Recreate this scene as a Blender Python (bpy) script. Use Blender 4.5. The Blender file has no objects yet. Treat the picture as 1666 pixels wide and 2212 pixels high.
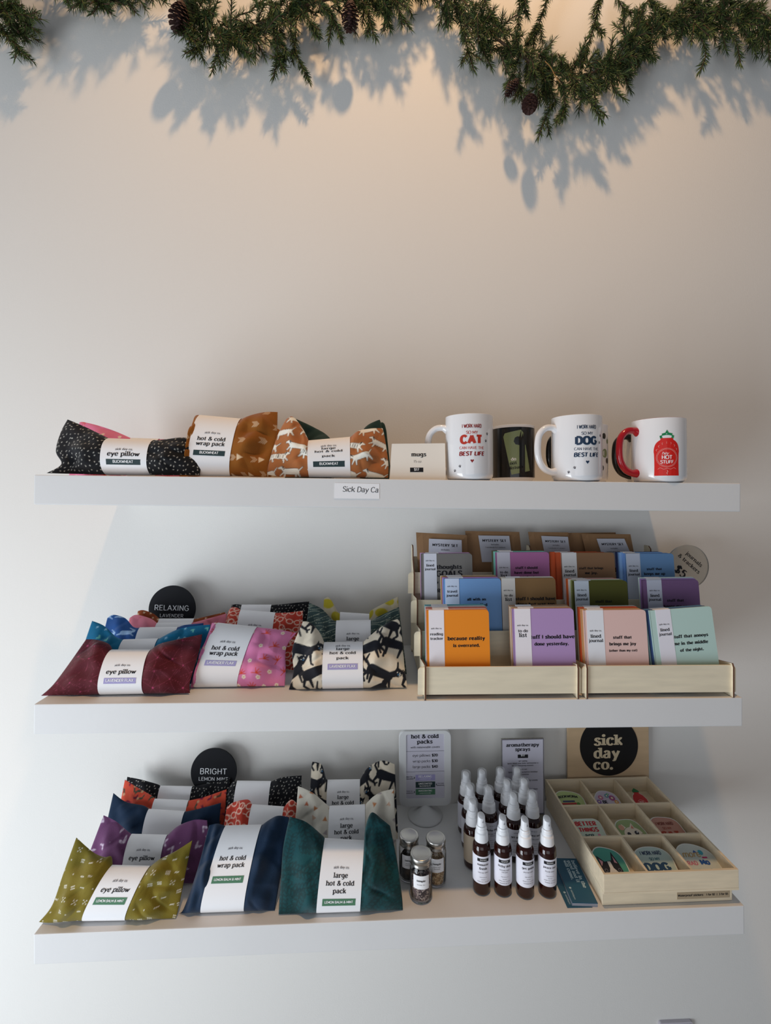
import bpy, bmesh, math, random
import numpy as np
from mathutils import Vector, Matrix, noise

# ------------------------------------------------------------------ camera
SC = bpy.context.scene
COL = SC.collection
F_ = 1000.0; CX, CY = 833.0, 1060.2
CAM = np.array([-.04842, -1.13486, -.02597])
_yaw, _pitch, _roll = -.03418, .00617, -.00362
_c, _s = math.cos(_yaw), math.sin(_yaw)
_R = np.array([_c, _s, 0.]); _F = np.array([-_s, _c, 0.]); _U = np.array([0, 0, 1.])
F2 = _F*math.cos(_pitch)+_U*math.sin(_pitch); U2 = _U*math.cos(_pitch)-_F*math.sin(_pitch)
RX = _R*math.cos(_roll)+U2*math.sin(_roll); UY = -_R*math.sin(_roll)+U2*math.cos(_roll)
cam_d = bpy.data.cameras.new('camera'); cam = bpy.data.objects.new('camera', cam_d); COL.objects.link(cam)
cam_d.sensor_width = 36; cam_d.lens = F_/2212*36
cam_d.shift_x = 0; cam_d.shift_y = (CY-1106)/2212
cam_d.clip_start = .02
M = Matrix(((RX[0], UY[0], -F2[0], CAM[0]), (RX[1], UY[1], -F2[1], CAM[1]), (RX[2], UY[2], -F2[2], CAM[2]), (0, 0, 0, 1)))
cam.matrix_world = M
SC.camera = cam
SC.view_settings.view_transform = 'Standard'; SC.view_settings.look = 'None'
SC.view_settings.gamma = 1; SC.view_settings.exposure = 0.0; SC.view_settings.use_curve_mapping = False

# ------------------------------------------------------------------ world + lamps
W = bpy.data.worlds.new('room'); SC.world = W; W.use_nodes = True
W.node_tree.nodes['Background'].inputs[0].default_value = (.80, .88, 1.0, 1)
W.node_tree.nodes['Background'].inputs[1].default_value = .16

def area(name, loc, target, sx, sy, power, color):
    l = bpy.data.lights.new(name, 'AREA'); l.shape = 'RECTANGLE'; l.size = sx; l.size_y = sy
    l.energy = power; l.color = color
    o = bpy.data.objects.new(name, l); COL.objects.link(o); o.location = loc
    o.rotation_euler = (Vector(target)-Vector(loc)).to_track_quat('-Z', 'Y').to_euler()
    return o
area('window_daylight', (-2.0, -1.5, -1.0), (0, 0, -.6), 1.2, 1.5, 53, (.84, .92, 1.0))
area('shopfront_daylight', (-.4, -3.6, -.5), (.1, 0, -.6), 2.4, 1.8, 16, (.92, .95, 1.0))
sp = bpy.data.lights.new('ceiling_spotlight', 'SPOT'); sp.energy = 98; sp.color = (1.0, .625, .31)
sp.spot_size = math.radians(120); sp.spot_blend = 1.0; sp.shadow_soft_size = .045
spo = bpy.data.objects.new('ceiling_spotlight', sp); COL.objects.link(spo); spo.location = (.10, -.76, 2.2)
spo.rotation_euler = (Vector((.06, 0, .7))-Vector(spo.location)).to_track_quat('-Z', 'Y').to_euler()

# ------------------------------------------------------------------ pixel helpers (photo measurements -> points)
def ray(px, py): return F2+RX*(px-CX)/F_-UY*(py-CY)/F_
def on_pl(px, py, P, n):
    d = ray(px, py); n = np.array(n, float)
    return CAM+d*(np.dot(np.array(P)-CAM, n)/np.dot(d, n))
def on_y(px, py, Y): return on_pl(px, py, (0, Y, 0), (0, 1, 0))
SZ = [0., -.39705, -.78668]; ST = [math.tan(-.01474), math.tan(-.00949), math.tan(.00526)]
def sz(i, x): return SZ[i]+x*ST[i]
def on_s(px, py, i, h=0): return on_pl(px, py, (0, 0, SZ[i]+h), (-ST[i], 0, 1))

# ------------------------------------------------------------------ materials
def lin(h):
    if isinstance(h, (tuple, list)): return tuple(h)
    h = h.lstrip('#'); r = []
    for k in (0, 2, 4):
        c = int(h[k:k+2], 16)/255; r.append(c/12.92 if c <= .04045 else ((c+.055)/1.055)**2.4)
    return tuple(r)
_mc = {}
def mat(name, color, rough=.6, metal=0., spec=.5, trans=0., noise_amt=0., noise_scale=60., bump=0., bump_scale=200., coat=0., ior=1.45, grain=False, sheen=0., alpha=1.):
    if name in _mc: return _mc[name]
    m = bpy.data.materials.new(name); m.use_nodes = True; nt = m.node_tree; b = nt.nodes['Principled BSDF']
    c = lin(color)
    b.inputs['Base Color'].default_value = (*c, 1); b.inputs['Roughness'].default_value = rough
    b.inputs['Metallic'].default_value = metal; b.inputs['Specular IOR Level'].default_value = spec
    b.inputs['Transmission Weight'].default_value = trans; b.inputs['Coat Weight'].default_value = coat
    b.inputs['IOR'].default_value = ior; b.inputs['Sheen Weight'].default_value = sheen
    b.inputs['Alpha'].default_value = alpha
    tc = nt.nodes.new('ShaderNodeTexCoord')
    if noise_amt:
        n = nt.nodes.new('ShaderNodeTexNoise'); n.inputs['Scale'].default_value = noise_scale; n.inputs['Detail'].default_value = 4
        mp = nt.nodes.new('ShaderNodeMapping'); nt.links.new(tc.outputs['Object'], mp.inputs[0]); nt.links.new(mp.outputs[0], n.inputs['Vector'])
        if grain: mp.inputs['Scale'].default_value = grain
        r = nt.nodes.new('ShaderNodeValToRGB'); r.color_ramp.elements[0].position = .3; r.color_ramp.elements[1].position = .7
        r.color_ramp.elements[0].color = (*[x*(1-noise_amt) for x in c], 1); r.color_ramp.elements[1].color = (*[min(1, x*(1+noise_amt)) for x in c], 1)
        nt.links.new(n.outputs[0], r.inputs[0]); nt.links.new(r.outputs[0], b.inputs['Base Color'])
    if bump:
        n2 = nt.nodes.new('ShaderNodeTexNoise'); n2.inputs['Scale'].default_value = bump_scale; n2.inputs['Detail'].default_value = 3
        nt.links.new(tc.outputs['Object'], n2.inputs['Vector'])
        bp = nt.nodes.new('ShaderNodeBump'); bp.inputs['Strength'].default_value = bump; bp.inputs['Distance'].default_value = .002
        nt.links.new(n2.outputs[0], bp.inputs['Height']); nt.links.new(bp.outputs[0], b.inputs['Normal'])
    _mc[name] = m; return m
def fabric_mat():
    if 'fabric' in _mc: return _mc['fabric']
    m = mat('fabric', '#808080', .85, spec=.25, bump=.25, bump_scale=900, sheen=.15)
    nt = m.node_tree; a = nt.nodes.new('ShaderNodeAttribute'); a.attribute_name = 'print'
    nt.links.new(a.outputs['Color'], nt.nodes['Principled BSDF'].inputs['Base Color'])
    return m
M_wall = mat('wall_paint', '#dedbd6', .9, spec=.2, noise_amt=.012, noise_scale=1.5, bump=.12, bump_scale=260)
M_shelf = mat('shelf_paint', '#dad9d8', .55, spec=.35, noise_amt=.01, noise_scale=8, bump=.06, bump_scale=120)
M_paper = mat('white_paper', '#eeedee', .75, spec=.3)
M_card = mat('cream_card', '#ece6dc', .75, spec=.3)
M_ink = mat('black_ink', '#1b1b20', .7, spec=.3)
M_greyink = mat('grey_ink', '#5c5a60', .7, spec=.3)
M_white = mat('white_ink', '#f2f2f2', .7)
M_ply = mat('plywood', '#e2d6bc', .6, spec=.3, noise_amt=.06, noise_scale=14, grain=(1, 6, 8))
M_burn = mat('laser_cut_edge', '#6a4a38', .8, spec=.2)
M_kraft = mat('kraft_paper', '#8a6a4c', .85, spec=.2, noise_amt=.05, noise_scale=40)
M_clear = mat('clear_plastic', '#f2f4f8', .08, spec=.5, alpha=.22)
M_glass = mat('clear_glass', '#ffffff', .03, trans=1., ior=1.3)
M_amber = mat('amber_glass', '#32100a', .07, trans=.35, spec=.6, ior=1.5)
M_liquid = mat('dark_liquid', '#0d0608', .15, spec=.4)
M_cap = mat('white_plastic', '#eeeef0', .3, spec=.5)
M_chrome = mat('brushed_lid', '#c9c6c0', .28, metal=1.)
M_blackm = mat('chalkboard', '#15161a', .75, spec=.25, noise_amt=.1, noise_scale=30)

# ------------------------------------------------------------------ object helpers
def tag(o, label=None, cat=None, group=None, kind=None):
    if label: o['label'] = label
    if cat: o['category'] = cat
    if group: o['group'] = group
    if kind: o['kind'] = kind
    return o
def empty(name, loc, label, cat, group=None, rz=0, rot=None):
    o = bpy.data.objects.new(name, None); COL.objects.link(o); o.location = tuple(loc)
    o.rotation_euler = rot if rot else (0, 0, rz); o.empty_display_size = .02
    return tag(o, label, cat, group)

class MB:
    def __init__(s): s.v = []; s.f = []; s.m = []; s.sm = []; s.mats = []
    def mi(s, m):
        if m not in s.mats: s.mats.append(m)
        return s.mats.index(m)
    def add(s, vs, fs, m, smooth=False, mx=None):
        k = len(s.v); i = s.mi(m)
        if mx is not None: vs = [tuple(mx @ Vector(v)) for v in vs]
        s.v += [tuple(float(c) for c in v) for v in vs]
        for f in fs: s.f.append([a+k for a in f]); s.m.append(i); s.sm.append(smooth)
        return s
    def box(s, x0, x1, y0, y1, z0, z1, m, bev=0., mx=None, smooth=False):
        if bev <= 0:
            v = [(x, y, z) for x in (x0, x1) for y in (y0, y1) for z in (z0, z1)]
            f = [(0, 1, 3, 2), (4, 6, 7, 5), (0, 4, 5, 1), (2, 3, 7, 6), (0, 2, 6, 4), (1, 5, 7, 3)]
            return s.add(v, f, m, smooth, mx)
        bm = bmesh.new(); bmesh.ops.create_cube(bm, size=1)
        for v in bm.verts: v.co = Vector(((v.co.x+.5)*(x1-x0)+x0, (v.co.y+.5)*(y1-y0)+y0, (v.co.z+.5)*(z1-z0)+z0))
        bmesh.ops.bevel(bm, geom=bm.edges[:], offset=bev, segments=2, affect='EDGES', profile=.6)
        bm.verts.index_update()
        s.add([v.co[:] for v in bm.verts], [[v.index for v in f.verts] for f in bm.faces], m, smooth, mx); bm.free()
        return s
    def prism(s, pts, a, b, m, fn, side=None, hole=None):
        """closed outline pts (2D), extruded between a and b; fn(u, v, w) -> 3D"""
        n = len(pts)
        v = [fn(p[0], p[1], a) for p in pts]+[fn(p[0], p[1], b) for p in pts]
        # triangulate caps with tessellation for concave outlines
        from mathutils.geometry import tessellate_polygon
        tr = tessellate_polygon([[Vector((p[0], p[1], 0)) for p in pts]])
        s.add(v, [tuple(t) for t in tr]+[tuple(i+n for i in reversed(t)) for t in tr], m)
        s.add(v, [(i, (i+1) % n, (i+1) % n+n, i+n) for i in range(n)], side or m)
        return s
    def lathe(s, prof, m, n=32, mx=None, smooth=True, a0=0., a1=2*math.pi):
        """prof [(r,z)...]"""
        full = abs(a1-a0-2*math.pi) < 1e-6; k = n if full else n+1; v = []
        for r, z in prof:
            for i in range(k):
                a = a0+(a1-a0)*i/n; v.append((r*math.cos(a), r*math.sin(a), z))
        f = []
        for j in range(len(prof)-1):
            for i in range(n):
                i2 = (i+1) % k if full else i+1
                f.append((j*k+i, j*k+i2, (j+1)*k+i2, (j+1)*k+i))
        return s.add(v, f, m, smooth, mx)
    def tube(s, pts, r, m, n=10, mx=None, sy=1., close=True):
        pts = [Vector(p) for p in pts]; v = []; rs = r if isinstance(r, (list, tuple)) else [r]*len(pts)
        up = Vector((0, 1, 0)); prev = None
        for i, p in enumerate(pts):
            t = (pts[min(i+1, len(pts)-1)]-pts[max(i-1, 0)]).normalized()
            if prev is None:
                a = t.cross(up)
                if a.length < .1: a = t.cross(Vector((1, 0, 0)))
            else: a = prev-t*prev.dot(t)
            a.normalize(); prev = a; b = t.cross(a)
            for k in range(n):
                an = 2*math.pi*k/n; v.append(tuple(p+a*math.cos(an)*rs[i]+b*math.sin(an)*rs[i]*sy))
        f = [(i*n+k, i*n+(k+1) % n, (i+1)*n+(k+1) % n, (i+1)*n+k) for i in range(len(pts)-1) for k in range(n)]
        if close: f += [tuple(range(n))[::-1], tuple((len(pts)-1)*n+k for k in range(n))]
        return s.add(v, f, m, True, mx)
    def quads2(s, quads, fn, m):
        for q in quads:
            ar = sum(q[i-1][0]*q[i][1]-q[i][0]*q[i-1][1] for i in range(len(q)))
            if ar < 0: q = q[::-1]
            V = [Vector(fn(*p)) for p in q]; nn = Vector((0, 0, 0))
            for i in range(1, len(V)-1): nn += (V[i]-V[0]).cross(V[i+1]-V[0])
            if nn.length > 0: nn.normalize()
            s.qk = (getattr(s, 'qk', 0)+1) % 24
            s.add([v+nn*(s.qk*4e-6) for v in V], [tuple(range(len(q)))], m)
        return s
    def build(s, name, parent=None, loc=None):
        me = bpy.data.meshes.new(name); me.from_pydata(s.v, [], s.f)
        for m in s.mats: me.materials.append(m)
        me.polygons.foreach_set('material_index', s.m); me.polygons.foreach_set('use_smooth', s.sm); me.update()
        o = bpy.data.objects.new(name, me); COL.objects.link(o)
        if parent: o.parent = parent
        if loc is not None: o.location = tuple(loc)
        return o

# ------------------------------------------------------------------ lettering: strokes swept into ribbons
# 's' straight stem (slab ends), 'l' plain line, 'c' curve, 'd' dot
G = {
'a': (4.1, 'c .7,3.8 1.7,4.9 2.9,4.5 3.2,3.3;l 3.2,3.4 3.2,0;l 3.2,.1 3.9,.1;c 3.2,2.9 1.5,2.5 .4,1.4 1.3,.1 2.6,.4 3.2,1.3'),
'b': (4.3, 's .7,7.2 .7,0;c .7,3.7 2.1,5 3.6,4.1 3.9,2.5 3.6,.9 2.1,0 .7,1.2'),
'c': (3.8, 'c 3.3,3.6 3,4.7 2,5 .8,4.2 .4,2.5 .8,.8 2.1,0 3.4,1'),
'd': (4.3, 's 3.6,7.2 3.6,0;c 3.6,3.7 2.2,5 .7,4.1 .4,2.5 .7,.9 2.2,0 3.6,1.2'),
'e': (4, 'l .5,2.6 3.5,2.6;c 3.5,2.6 3.3,4.3 2.1,5 .8,4.2 .4,2.5 .9,.8 2.2,0 3.6,1'),
'f': (2.9, 'c 3.1,6.3 2.4,7.2 1.5,6.6 1.3,5;s 1.3,5.6 1.3,0;l .3,4.8 2.6,4.8'),
'g': (4.1, 'c 3.4,3.6 2.1,5 .7,4.1 .4,2.7 .8,1.3 2,.5 3.4,1.6;l 3.4,5 3.4,0;c 3.4,.2 3.2,-1.5 1.9,-2.2 .6,-1.6'),
'h': (4.4, 's .7,7.2 .7,0;c .7,3.4 1.8,4.9 3.3,4.4 3.7,3;s 3.7,3.2 3.7,0'),
'i': (1.7, 's .8,4.9 .8,0;d .8,6.7'), 'j': (1.9, 'l 1.1,4.9 1.1,-.6;c 1.1,-.5 .8,-1.9 -.3,-2;d 1.1,6.7'),
'k': (4.2, 's .7,7.2 .7,0;l .7,1.9 3.4,4.8;l 1.7,3 3.8,.1;l 3,.15 4.2,.15;l 2.7,4.85 4,4.85'), 'l': (1.8, 's .8,7.2 .8,0'),
'm': (6.4, 's .7,4.9 .7,0;c .7,3.6 1.6,4.9 2.8,4.5 3.2,3.2;s 3.2,3.3 3.2,0;c 3.2,3.6 4.1,4.9 5.3,4.5 5.7,3.2;s 5.7,3.3 5.7,0'),
'n': (4.4, 's .7,4.9 .7,0;c .7,3.4 1.8,4.9 3.3,4.4 3.7,3;s 3.7,3.2 3.7,0'),
'o': (4.2, 'c 2.1,5 .8,4.2 .4,2.5 .8,.8 2.1,0 3.4,.8 3.8,2.5 3.4,4.2 2.1,5'),
'p': (4.3, 's .7,4.9 .7,-2.2;c .7,3.7 2.1,5 3.6,4.1 3.9,2.5 3.6,.9 2.1,0 .7,1.2'),
'q': (4.3, 's 3.6,4.9 3.6,-2.2;c 3.6,3.7 2.2,5 .7,4.1 .4,2.5 .7,.9 2.2,0 3.6,1.2'),
'r': (3.2, 's .8,4.9 .8,0;c .8,3.2 1.7,4.7 3,4.5 3.1,4'),
's': (3.4, 'c 2.9,3.9 2.2,4.9 1.1,4.8 .6,3.8 1.5,2.8 2.7,2 2.8,.8 1.8,0 .6,.3 .3,1.2'),
't': (2.8, 'l 1.3,6.4 1.3,1.2;c 1.3,1.5 1.6,.2 2.6,.5;l .2,4.8 2.6,4.8'),
'u': (4.4, 'l .7,4.9 .7,1.8;c .7,2 1.2,.2 2.6,.3 3.6,1.6;s 3.6,4.9 3.6,0'),
'v': (4.1, 'l .3,4.8 2.1,.2;l 2.1,.2 3.8,4.8'), 'w': (6, 'l .3,4.8 1.8,.2;l 1.8,.2 3,4.4;l 3,4.4 4.2,.2;l 4.2,.2 5.7,4.8'),
'x': (4, 'l .4,4.8 3.6,.1;l 3.5,4.8 .4,.1'), 'y': (4.1, 'l .4,4.8 2.2,.3;l 3.8,4.8 2,0;c 2,.1 1.3,-1.8 .2,-2'),
'z': (3.7, 'l .4,4.7 3.3,4.7;l 3.3,4.7 .4,.2;l .4,.2 3.4,.2'),
'A': (5.2, 'l .3,0 2.6,7;l 2.6,7 4.9,0;l 1.1,2.3 4.1,2.3'), 'B': (4.6, 'l .7,0 .7,7;c .7,7 3.2,6.9 3.7,5.3 3,3.8 .7,3.7;c .7,3.7 3.4,3.6 4.1,1.9 3.2,.2 .7,0'),
'C': (4.8, 'c 4.3,5.7 2.8,7 1,6 .4,3.5 1,1 2.8,0 4.4,1.3'), 'D': (5, 'l .7,0 .7,7;c .7,7 3,6.8 4.4,5.2 4.4,1.8 3,.2 .7,0'),
'E': (4.2, 'l .7,0 .7,7;l .7,6.8 3.9,6.8;l .7,3.6 3.5,3.6;l .7,.2 3.9,.2'), 'F': (4, 'l .7,0 .7,7;l .7,6.8 3.8,6.8;l .7,3.5 3.3,3.5'),
'G': (5.1, 'c 4.4,5.7 2.8,7 1,6 .4,3.5 1,1 2.9,0 4.5,1.3;l 4.5,1.2 4.5,3.3;l 2.9,3.3 4.6,3.3'), 'H': (5, 'l .7,0 .7,7;l 4.3,0 4.3,7;l .7,3.6 4.3,3.6'),
'I': (1.6, 'l .8,0 .8,7'), 'J': (3.6, 'l 2.9,7 2.9,2;c 2.9,2.2 2.5,.2 1.2,0 .3,.9'), 'K': (4.7, 'l .7,0 .7,7;l .7,2.6 4.2,7;l 1.9,4.2 4.5,0'),
'L': (3.8, 'l .7,0 .7,7;l .7,.2 3.7,.2'), 'M': (6, 'l .7,0 .7,7;l .7,6.8 3,1.6;l 3,1.6 5.3,6.8;l 5.3,7 5.3,0'),
'N': (5.1, 'l .7,0 .7,7;l .7,6.8 4.4,.2;l 4.4,0 4.4,7'), 'O': (5.4, 'c 2.7,7 .9,6 .4,3.5 .9,1 2.7,0 4.5,1 5,3.5 4.5,6 2.7,7'),
'P': (4.4, 'l .7,0 .7,7;c .7,7 3.2,6.9 4,5.1 3.2,3.2 .7,3.1'), 'R': (4.7, 'l .7,0 .7,7;c .7,7 3.2,6.9 4,5.2 3.2,3.4 .7,3.3;l 2.3,3.3 4.3,0'),
'S': (4.2, 'c 3.7,5.7 2.8,7 1,6.6 .7,4.9 2,3.8 3.6,2.7 3.6,.8 2,0 .4,.9'), 'T': (4.4, 'l 2.2,0 2.2,7;l .2,6.8 4.2,6.8'),
'U': (5, 'l .7,7 .7,2.4;c .7,2.6 1.1,.5 2.5,0 3.9,.5 4.3,2.6;l 4.3,2.4 4.3,7'), 'V': (4.8, 'l .3,7 2.4,0;l 2.4,0 4.5,7'),
'W': (6.8, 'l .3,7 1.9,.1;l 1.9,.1 3.4,6.4;l 3.4,6.4 4.9,.1;l 4.9,.1 6.5,7'), 'X': (4.7, 'l .4,7 4.3,0;l 4.3,7 .4,0'), 'Y': (4.7, 'l .3,7 2.35,3.3;l 4.4,7 2.35,3.3;l 2.35,3.4 2.35,0'),
'Z': (4.3, 'l .5,6.8 3.8,6.8;l 3.8,6.8 .5,.2;l .5,.2 3.9,.2'), 'Q': (5.4, 'c 2.7,7 .9,6 .4,3.5 .9,1 2.7,0 4.5,1 5,3.5 4.5,6 2.7,7;l 3,1.8 5,-.4'),
'0': (4.2, 'c 2.1,7 .8,5.8 .4,3.5 .8,1.2 2.1,0 3.4,1.2 3.8,3.5 3.4,5.8 2.1,7'), '1': (2.9, 'l 1.8,0 1.8,7;l .5,5.6 1.8,6.9'),
'2': (4, 'c .6,5.3 1.2,6.8 2.6,6.8 3.4,5.3 2.4,3 .5,.3;l .5,.2 3.6,.2'), '3': (4, 'c .6,6 2,7 3.3,6 3,4.2 1.6,3.8;c 1.6,3.8 3.6,3.4 3.5,1 2,0 .4,.9'),
'4': (4.3, 'l 3,0 3,7;l 3,6.9 .4,2;l .4,1.9 4.1,1.9'), '5': (4, 'l 3.4,6.8 1,6.8;l 1,6.8 .8,3.8;c .8,3.8 2.4,4.6 3.6,3.2 3.5,1 2,0 .5,.8'),
'7': (3.8, 'l .4,6.8 3.5,6.8;l 3.5,6.8 1.5,0'), '9': (4.2, 'c 3.6,4.6 2.3,3.2 .8,4 .8,6.2 2.1,7 3.5,6 3.7,4 3.2,1.2 1.6,0'),
'&': (5.2, 'c 4.8,3.4 4.2,1.2 2.4,0 .7,.6 .6,2.2 2.2,3.7 3.4,5.2 2.9,6.8 1.7,6.7 1.3,5.3 2.4,3.4 4.9,.1'),
'$': (4.2, 'c 3.7,5.5 2.8,6.6 1,6.3 .7,4.8 2,3.7 3.6,2.6 3.6,.9 2,.3 .4,1.1;l 2.1,7.6 2.1,-.7'),
'.': (1.6, 'd .7,.4'), ',': (1.6, 'd .7,.4;l .8,.3 .4,-1.1'), '|': (2, 'l 1,-1 1,7'), '-': (3, 'l .4,2.6 2.6,2.6'), ' ': (2.2, ''),
'(': (2.2, 'c 1.9,7.4 .8,5.5 .5,3 .8,.5 1.9,-1.4'), ')': (2.2, 'c .3,7.4 1.4,5.5 1.7,3 1.4,.5 .3,-1.4'), "'": (1.3, 'l .7,7 .7,5.4'), '@': (5, 'c 2.7,5 .9,4.6 .4,2.5 .9,.4 2.7,0 4.5,.4 5,2.5 4.5,4.6 2.7,5;d 2.7,2.5'),
}
def catmull(P, n=5):
    if len(P) < 3: return P
    closed = abs(P[0][0]-P[-1][0])+abs(P[0][1]-P[-1][1]) < 1e-6
    Q = [P[-2] if closed else P[0]]+list(P)+[P[1] if closed else P[-1]]; o = []
    for i in range(1, len(Q)-2):
        p0, p1, p2, p3 = Q[i-1], Q[i], Q[i+1], Q[i+2]
        for k in range(n):
            t = k/n
            o.append(tuple(.5*((2*p1[j])+(-p0[j]+p2[j])*t+(2*p0[j]-5*p1[j]+4*p2[j]-p3[j])*t*t+(-p0[j]+3*p1[j]-3*p2[j]+p3[j])*t**3) for j in range(len(p1))))
    o.append(tuple(P[-1])); return o
_gl = {}
def glyphs(s, serif=True, w=1.15, thin=.5, track=0.):
    """list of quads for a line of text, in glyph units, and its width"""
    x = 0; out = []
    for ch in s:
        if ch not in G: x += 2; continue
        key = (ch, serif, w, thin)
        if key not in _gl:
            adv, st = G[ch]; qs = []
            for part in st.split(';'):
                if not part: continue
                k = part[0]; P = [tuple(float(a) for a in p.split(',')) for p in part[1:].split()]
                if k == 'd':
                    cx, cy = P[0]; r = w*.62; qs.append([(cx+r*math.cos(a*math.pi/4), cy+r*math.sin(a*math.pi/4)) for a in range(8)]); continue
                if k == 'c': P = catmull(P, 4)
                L = []
                for i, p in enumerate(P):
                    a = P[max(i-1, 0)]; b = P[min(i+1, len(P)-1)]; dx, dy = b[0]-a[0], b[1]-a[1]; l = math.hypot(dx, dy) or 1
                    ww = (thin+(w-thin)*abs(dy/l)**1.3)/2; nx, ny = -dy/l*ww, dx/l*ww
                    L.append(((p[0]+nx, p[1]+ny), (p[0]-nx, p[1]-ny)))
                for a, b in zip(L, L[1:]): qs.append([a[0], b[0], b[1], a[1]])
                if k == 's' and serif:
                    (x0, y0), (x1, y1) = P; h = .66*max(thin, .6)/.6; e = w*.5+.62
                    qs.append([(x1-e, y1), (x1+e, y1), (x1+e, y1+h), (x1-e, y1+h)])
                    if y0 > 4.6: qs.append([(x0-e, y0-h), (x0+w/2, y0-h), (x0+w/2, y0), (x0-e, y0)])
            _gl[key] = (adv, qs)
        adv, qs = _gl[key]
        for q in qs: out.append([(p[0]+x, p[1]) for p in q])
        x += adv+track+(w-1)*.5+(.55 if serif else .2)
    return out, x
def text(s, cx, cy, width=None, h=None, serif=True, w=1.15, thin=.5, slant=0., arc=0., track=0., rot=0., align='c', sx=1., clip=None, tall=1.):
    """quads placed in metres; cy = baseline + half x-height ; either total width or glyph scale h (cap height)"""
    q, tw = glyphs(s, serif, w, thin, track)
    k = (width/tw) if width else h/7.0
    ca, sa = math.cos(rot), math.sin(rot); out = []; ys = (.80 if serif else .82)*tall
    for poly in q:
        n = []
        for x, y in poly:
            x = (x+slant*y*ys-(tw/2 if align == 'c' else 0))*k*sx; y = (y-2.5)*k*ys
            y -= arc*(x/(tw*k/2))**2*k if arc else 0
            X, Y = cx+x*ca-y*sa, cy+x*sa+y*ca
            if clip: X = min(max(X, clip[0]), clip[1])
            n.append((X, Y))
        if clip and max(p[0] for p in n)-min(p[0] for p in n) < 1e-6: continue
        out.append(n)
    return out
def rect(x0, x1, y0, y1): return [(x0, y0), (x1, y0), (x1, y1), (x0, y1)]
def strip(x0, x1, y0, y1, n=6): return [rect(x0+(x1-x0)*i/n, x0+(x1-x0)*(i+1)/n, y0, y1) for i in range(n)]
def circle(cx, cy, r, n=20, ry=None): return [(cx+r*math.cos(2*math.pi*i/n), cy+(ry or r)*math.sin(2*math.pi*i/n)) for i in range(n)]
def rrect(x0, x1, y0, y1, r, n=5, corners=(1, 1, 1, 1)):
    o = []
    for (cx, cy, a, on) in ((x1-r, y0+r, -90, corners[0]), (x1-r, y1-r, 0, corners[1]), (x0+r, y1-r, 90, corners[2]), (x0+r, y0+r, 180, corners[3])):
        if on:
            for i in range(n+1):
                t = math.radians(a+90*i/n); o.append((cx+r*math.cos(t), cy+r*math.sin(t)))
        else: o.append(((x1 if cx == x1-r else x0), (y1 if cy == y1-r else y0)))
    return o
def concave(pts):
    from mathutils.geometry import tessellate_polygon
    return [[pts[i] for i in t] for t in tessellate_polygon([[Vector((p[0], p[1], 0)) for p in pts]])]
def slices(pts, n=14):
    """cut a 2D outline into narrow upright columns so that it can hug a round surface"""
    xs = [p[0] for p in pts]; x0, x1 = min(xs), max(xs); out = []
    for k in range(n):
        P = list(pts)
        for side, c in ((1, x0+(x1-x0)*k/n), (-1, x0+(x1-x0)*(k+1)/n)):
            Q = []
            for a, b in zip(P, P[1:]+P[:1]):
                ia, ib = side*(a[0]-c) >= -1e-9, side*(b[0]-c) >= -1e-9
                if ia: Q.append(a)
                if ia != ib: t = (c-a[0])/(b[0]-a[0]); Q.append((c, a[1]+t*(b[1]-a[1])))
            P = Q
            if len(P) < 3: break
        if len(P) >= 3: out += concave(P)
    return out
def line2(pts, w):
    out = []
    for a, b in zip(pts, pts[1:]):
        dx, dy = b[0]-a[0], b[1]-a[1]; l = math.hypot(dx, dy) or 1; nx, ny = -dy/l*w/2, dx/l*w/2
        out.append([(a[0]+nx, a[1]+ny), (b[0]+nx, b[1]+ny), (b[0]-nx, b[1]-ny), (a[0]-nx, a[1]-ny)])
    return out

# ------------------------------------------------------------------ printed fabric (surface pattern as a colour layer on the cloth mesh)
def c3(h): return np.array(lin(h))
def seg(x, y, ax, ay, bx, by, r, r2=None):
    px, py = x-ax, y-ay; dx, dy = bx-ax, by-ay; t = np.clip((px*dx+py*dy)/(dx*dx+dy*dy+1e-12), 0, 1)
    rr = r if r2 is None else r+(r2-r)*t
    return np.hypot(px-t*dx, py-t*dy)-rr
def circ(x, y, cx, cy, r): return np.hypot(x-cx, y-cy)-r
def ell(x, y, cx, cy, rx, ry, a=0.):
    c, s = math.cos(a), math.sin(a); u = ((x-cx)*c+(y-cy)*s)/rx; v = (-(x-cx)*s+(y-cy)*c)/ry
    return (np.hypot(u, v)-1)*min(rx, ry)
def paint(C, idx, d, col, soft):
    k = np.clip(.5-d/soft, 0, 1)[:, None]; C[idx] = C[idx]*(1-k)+col*k
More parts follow.
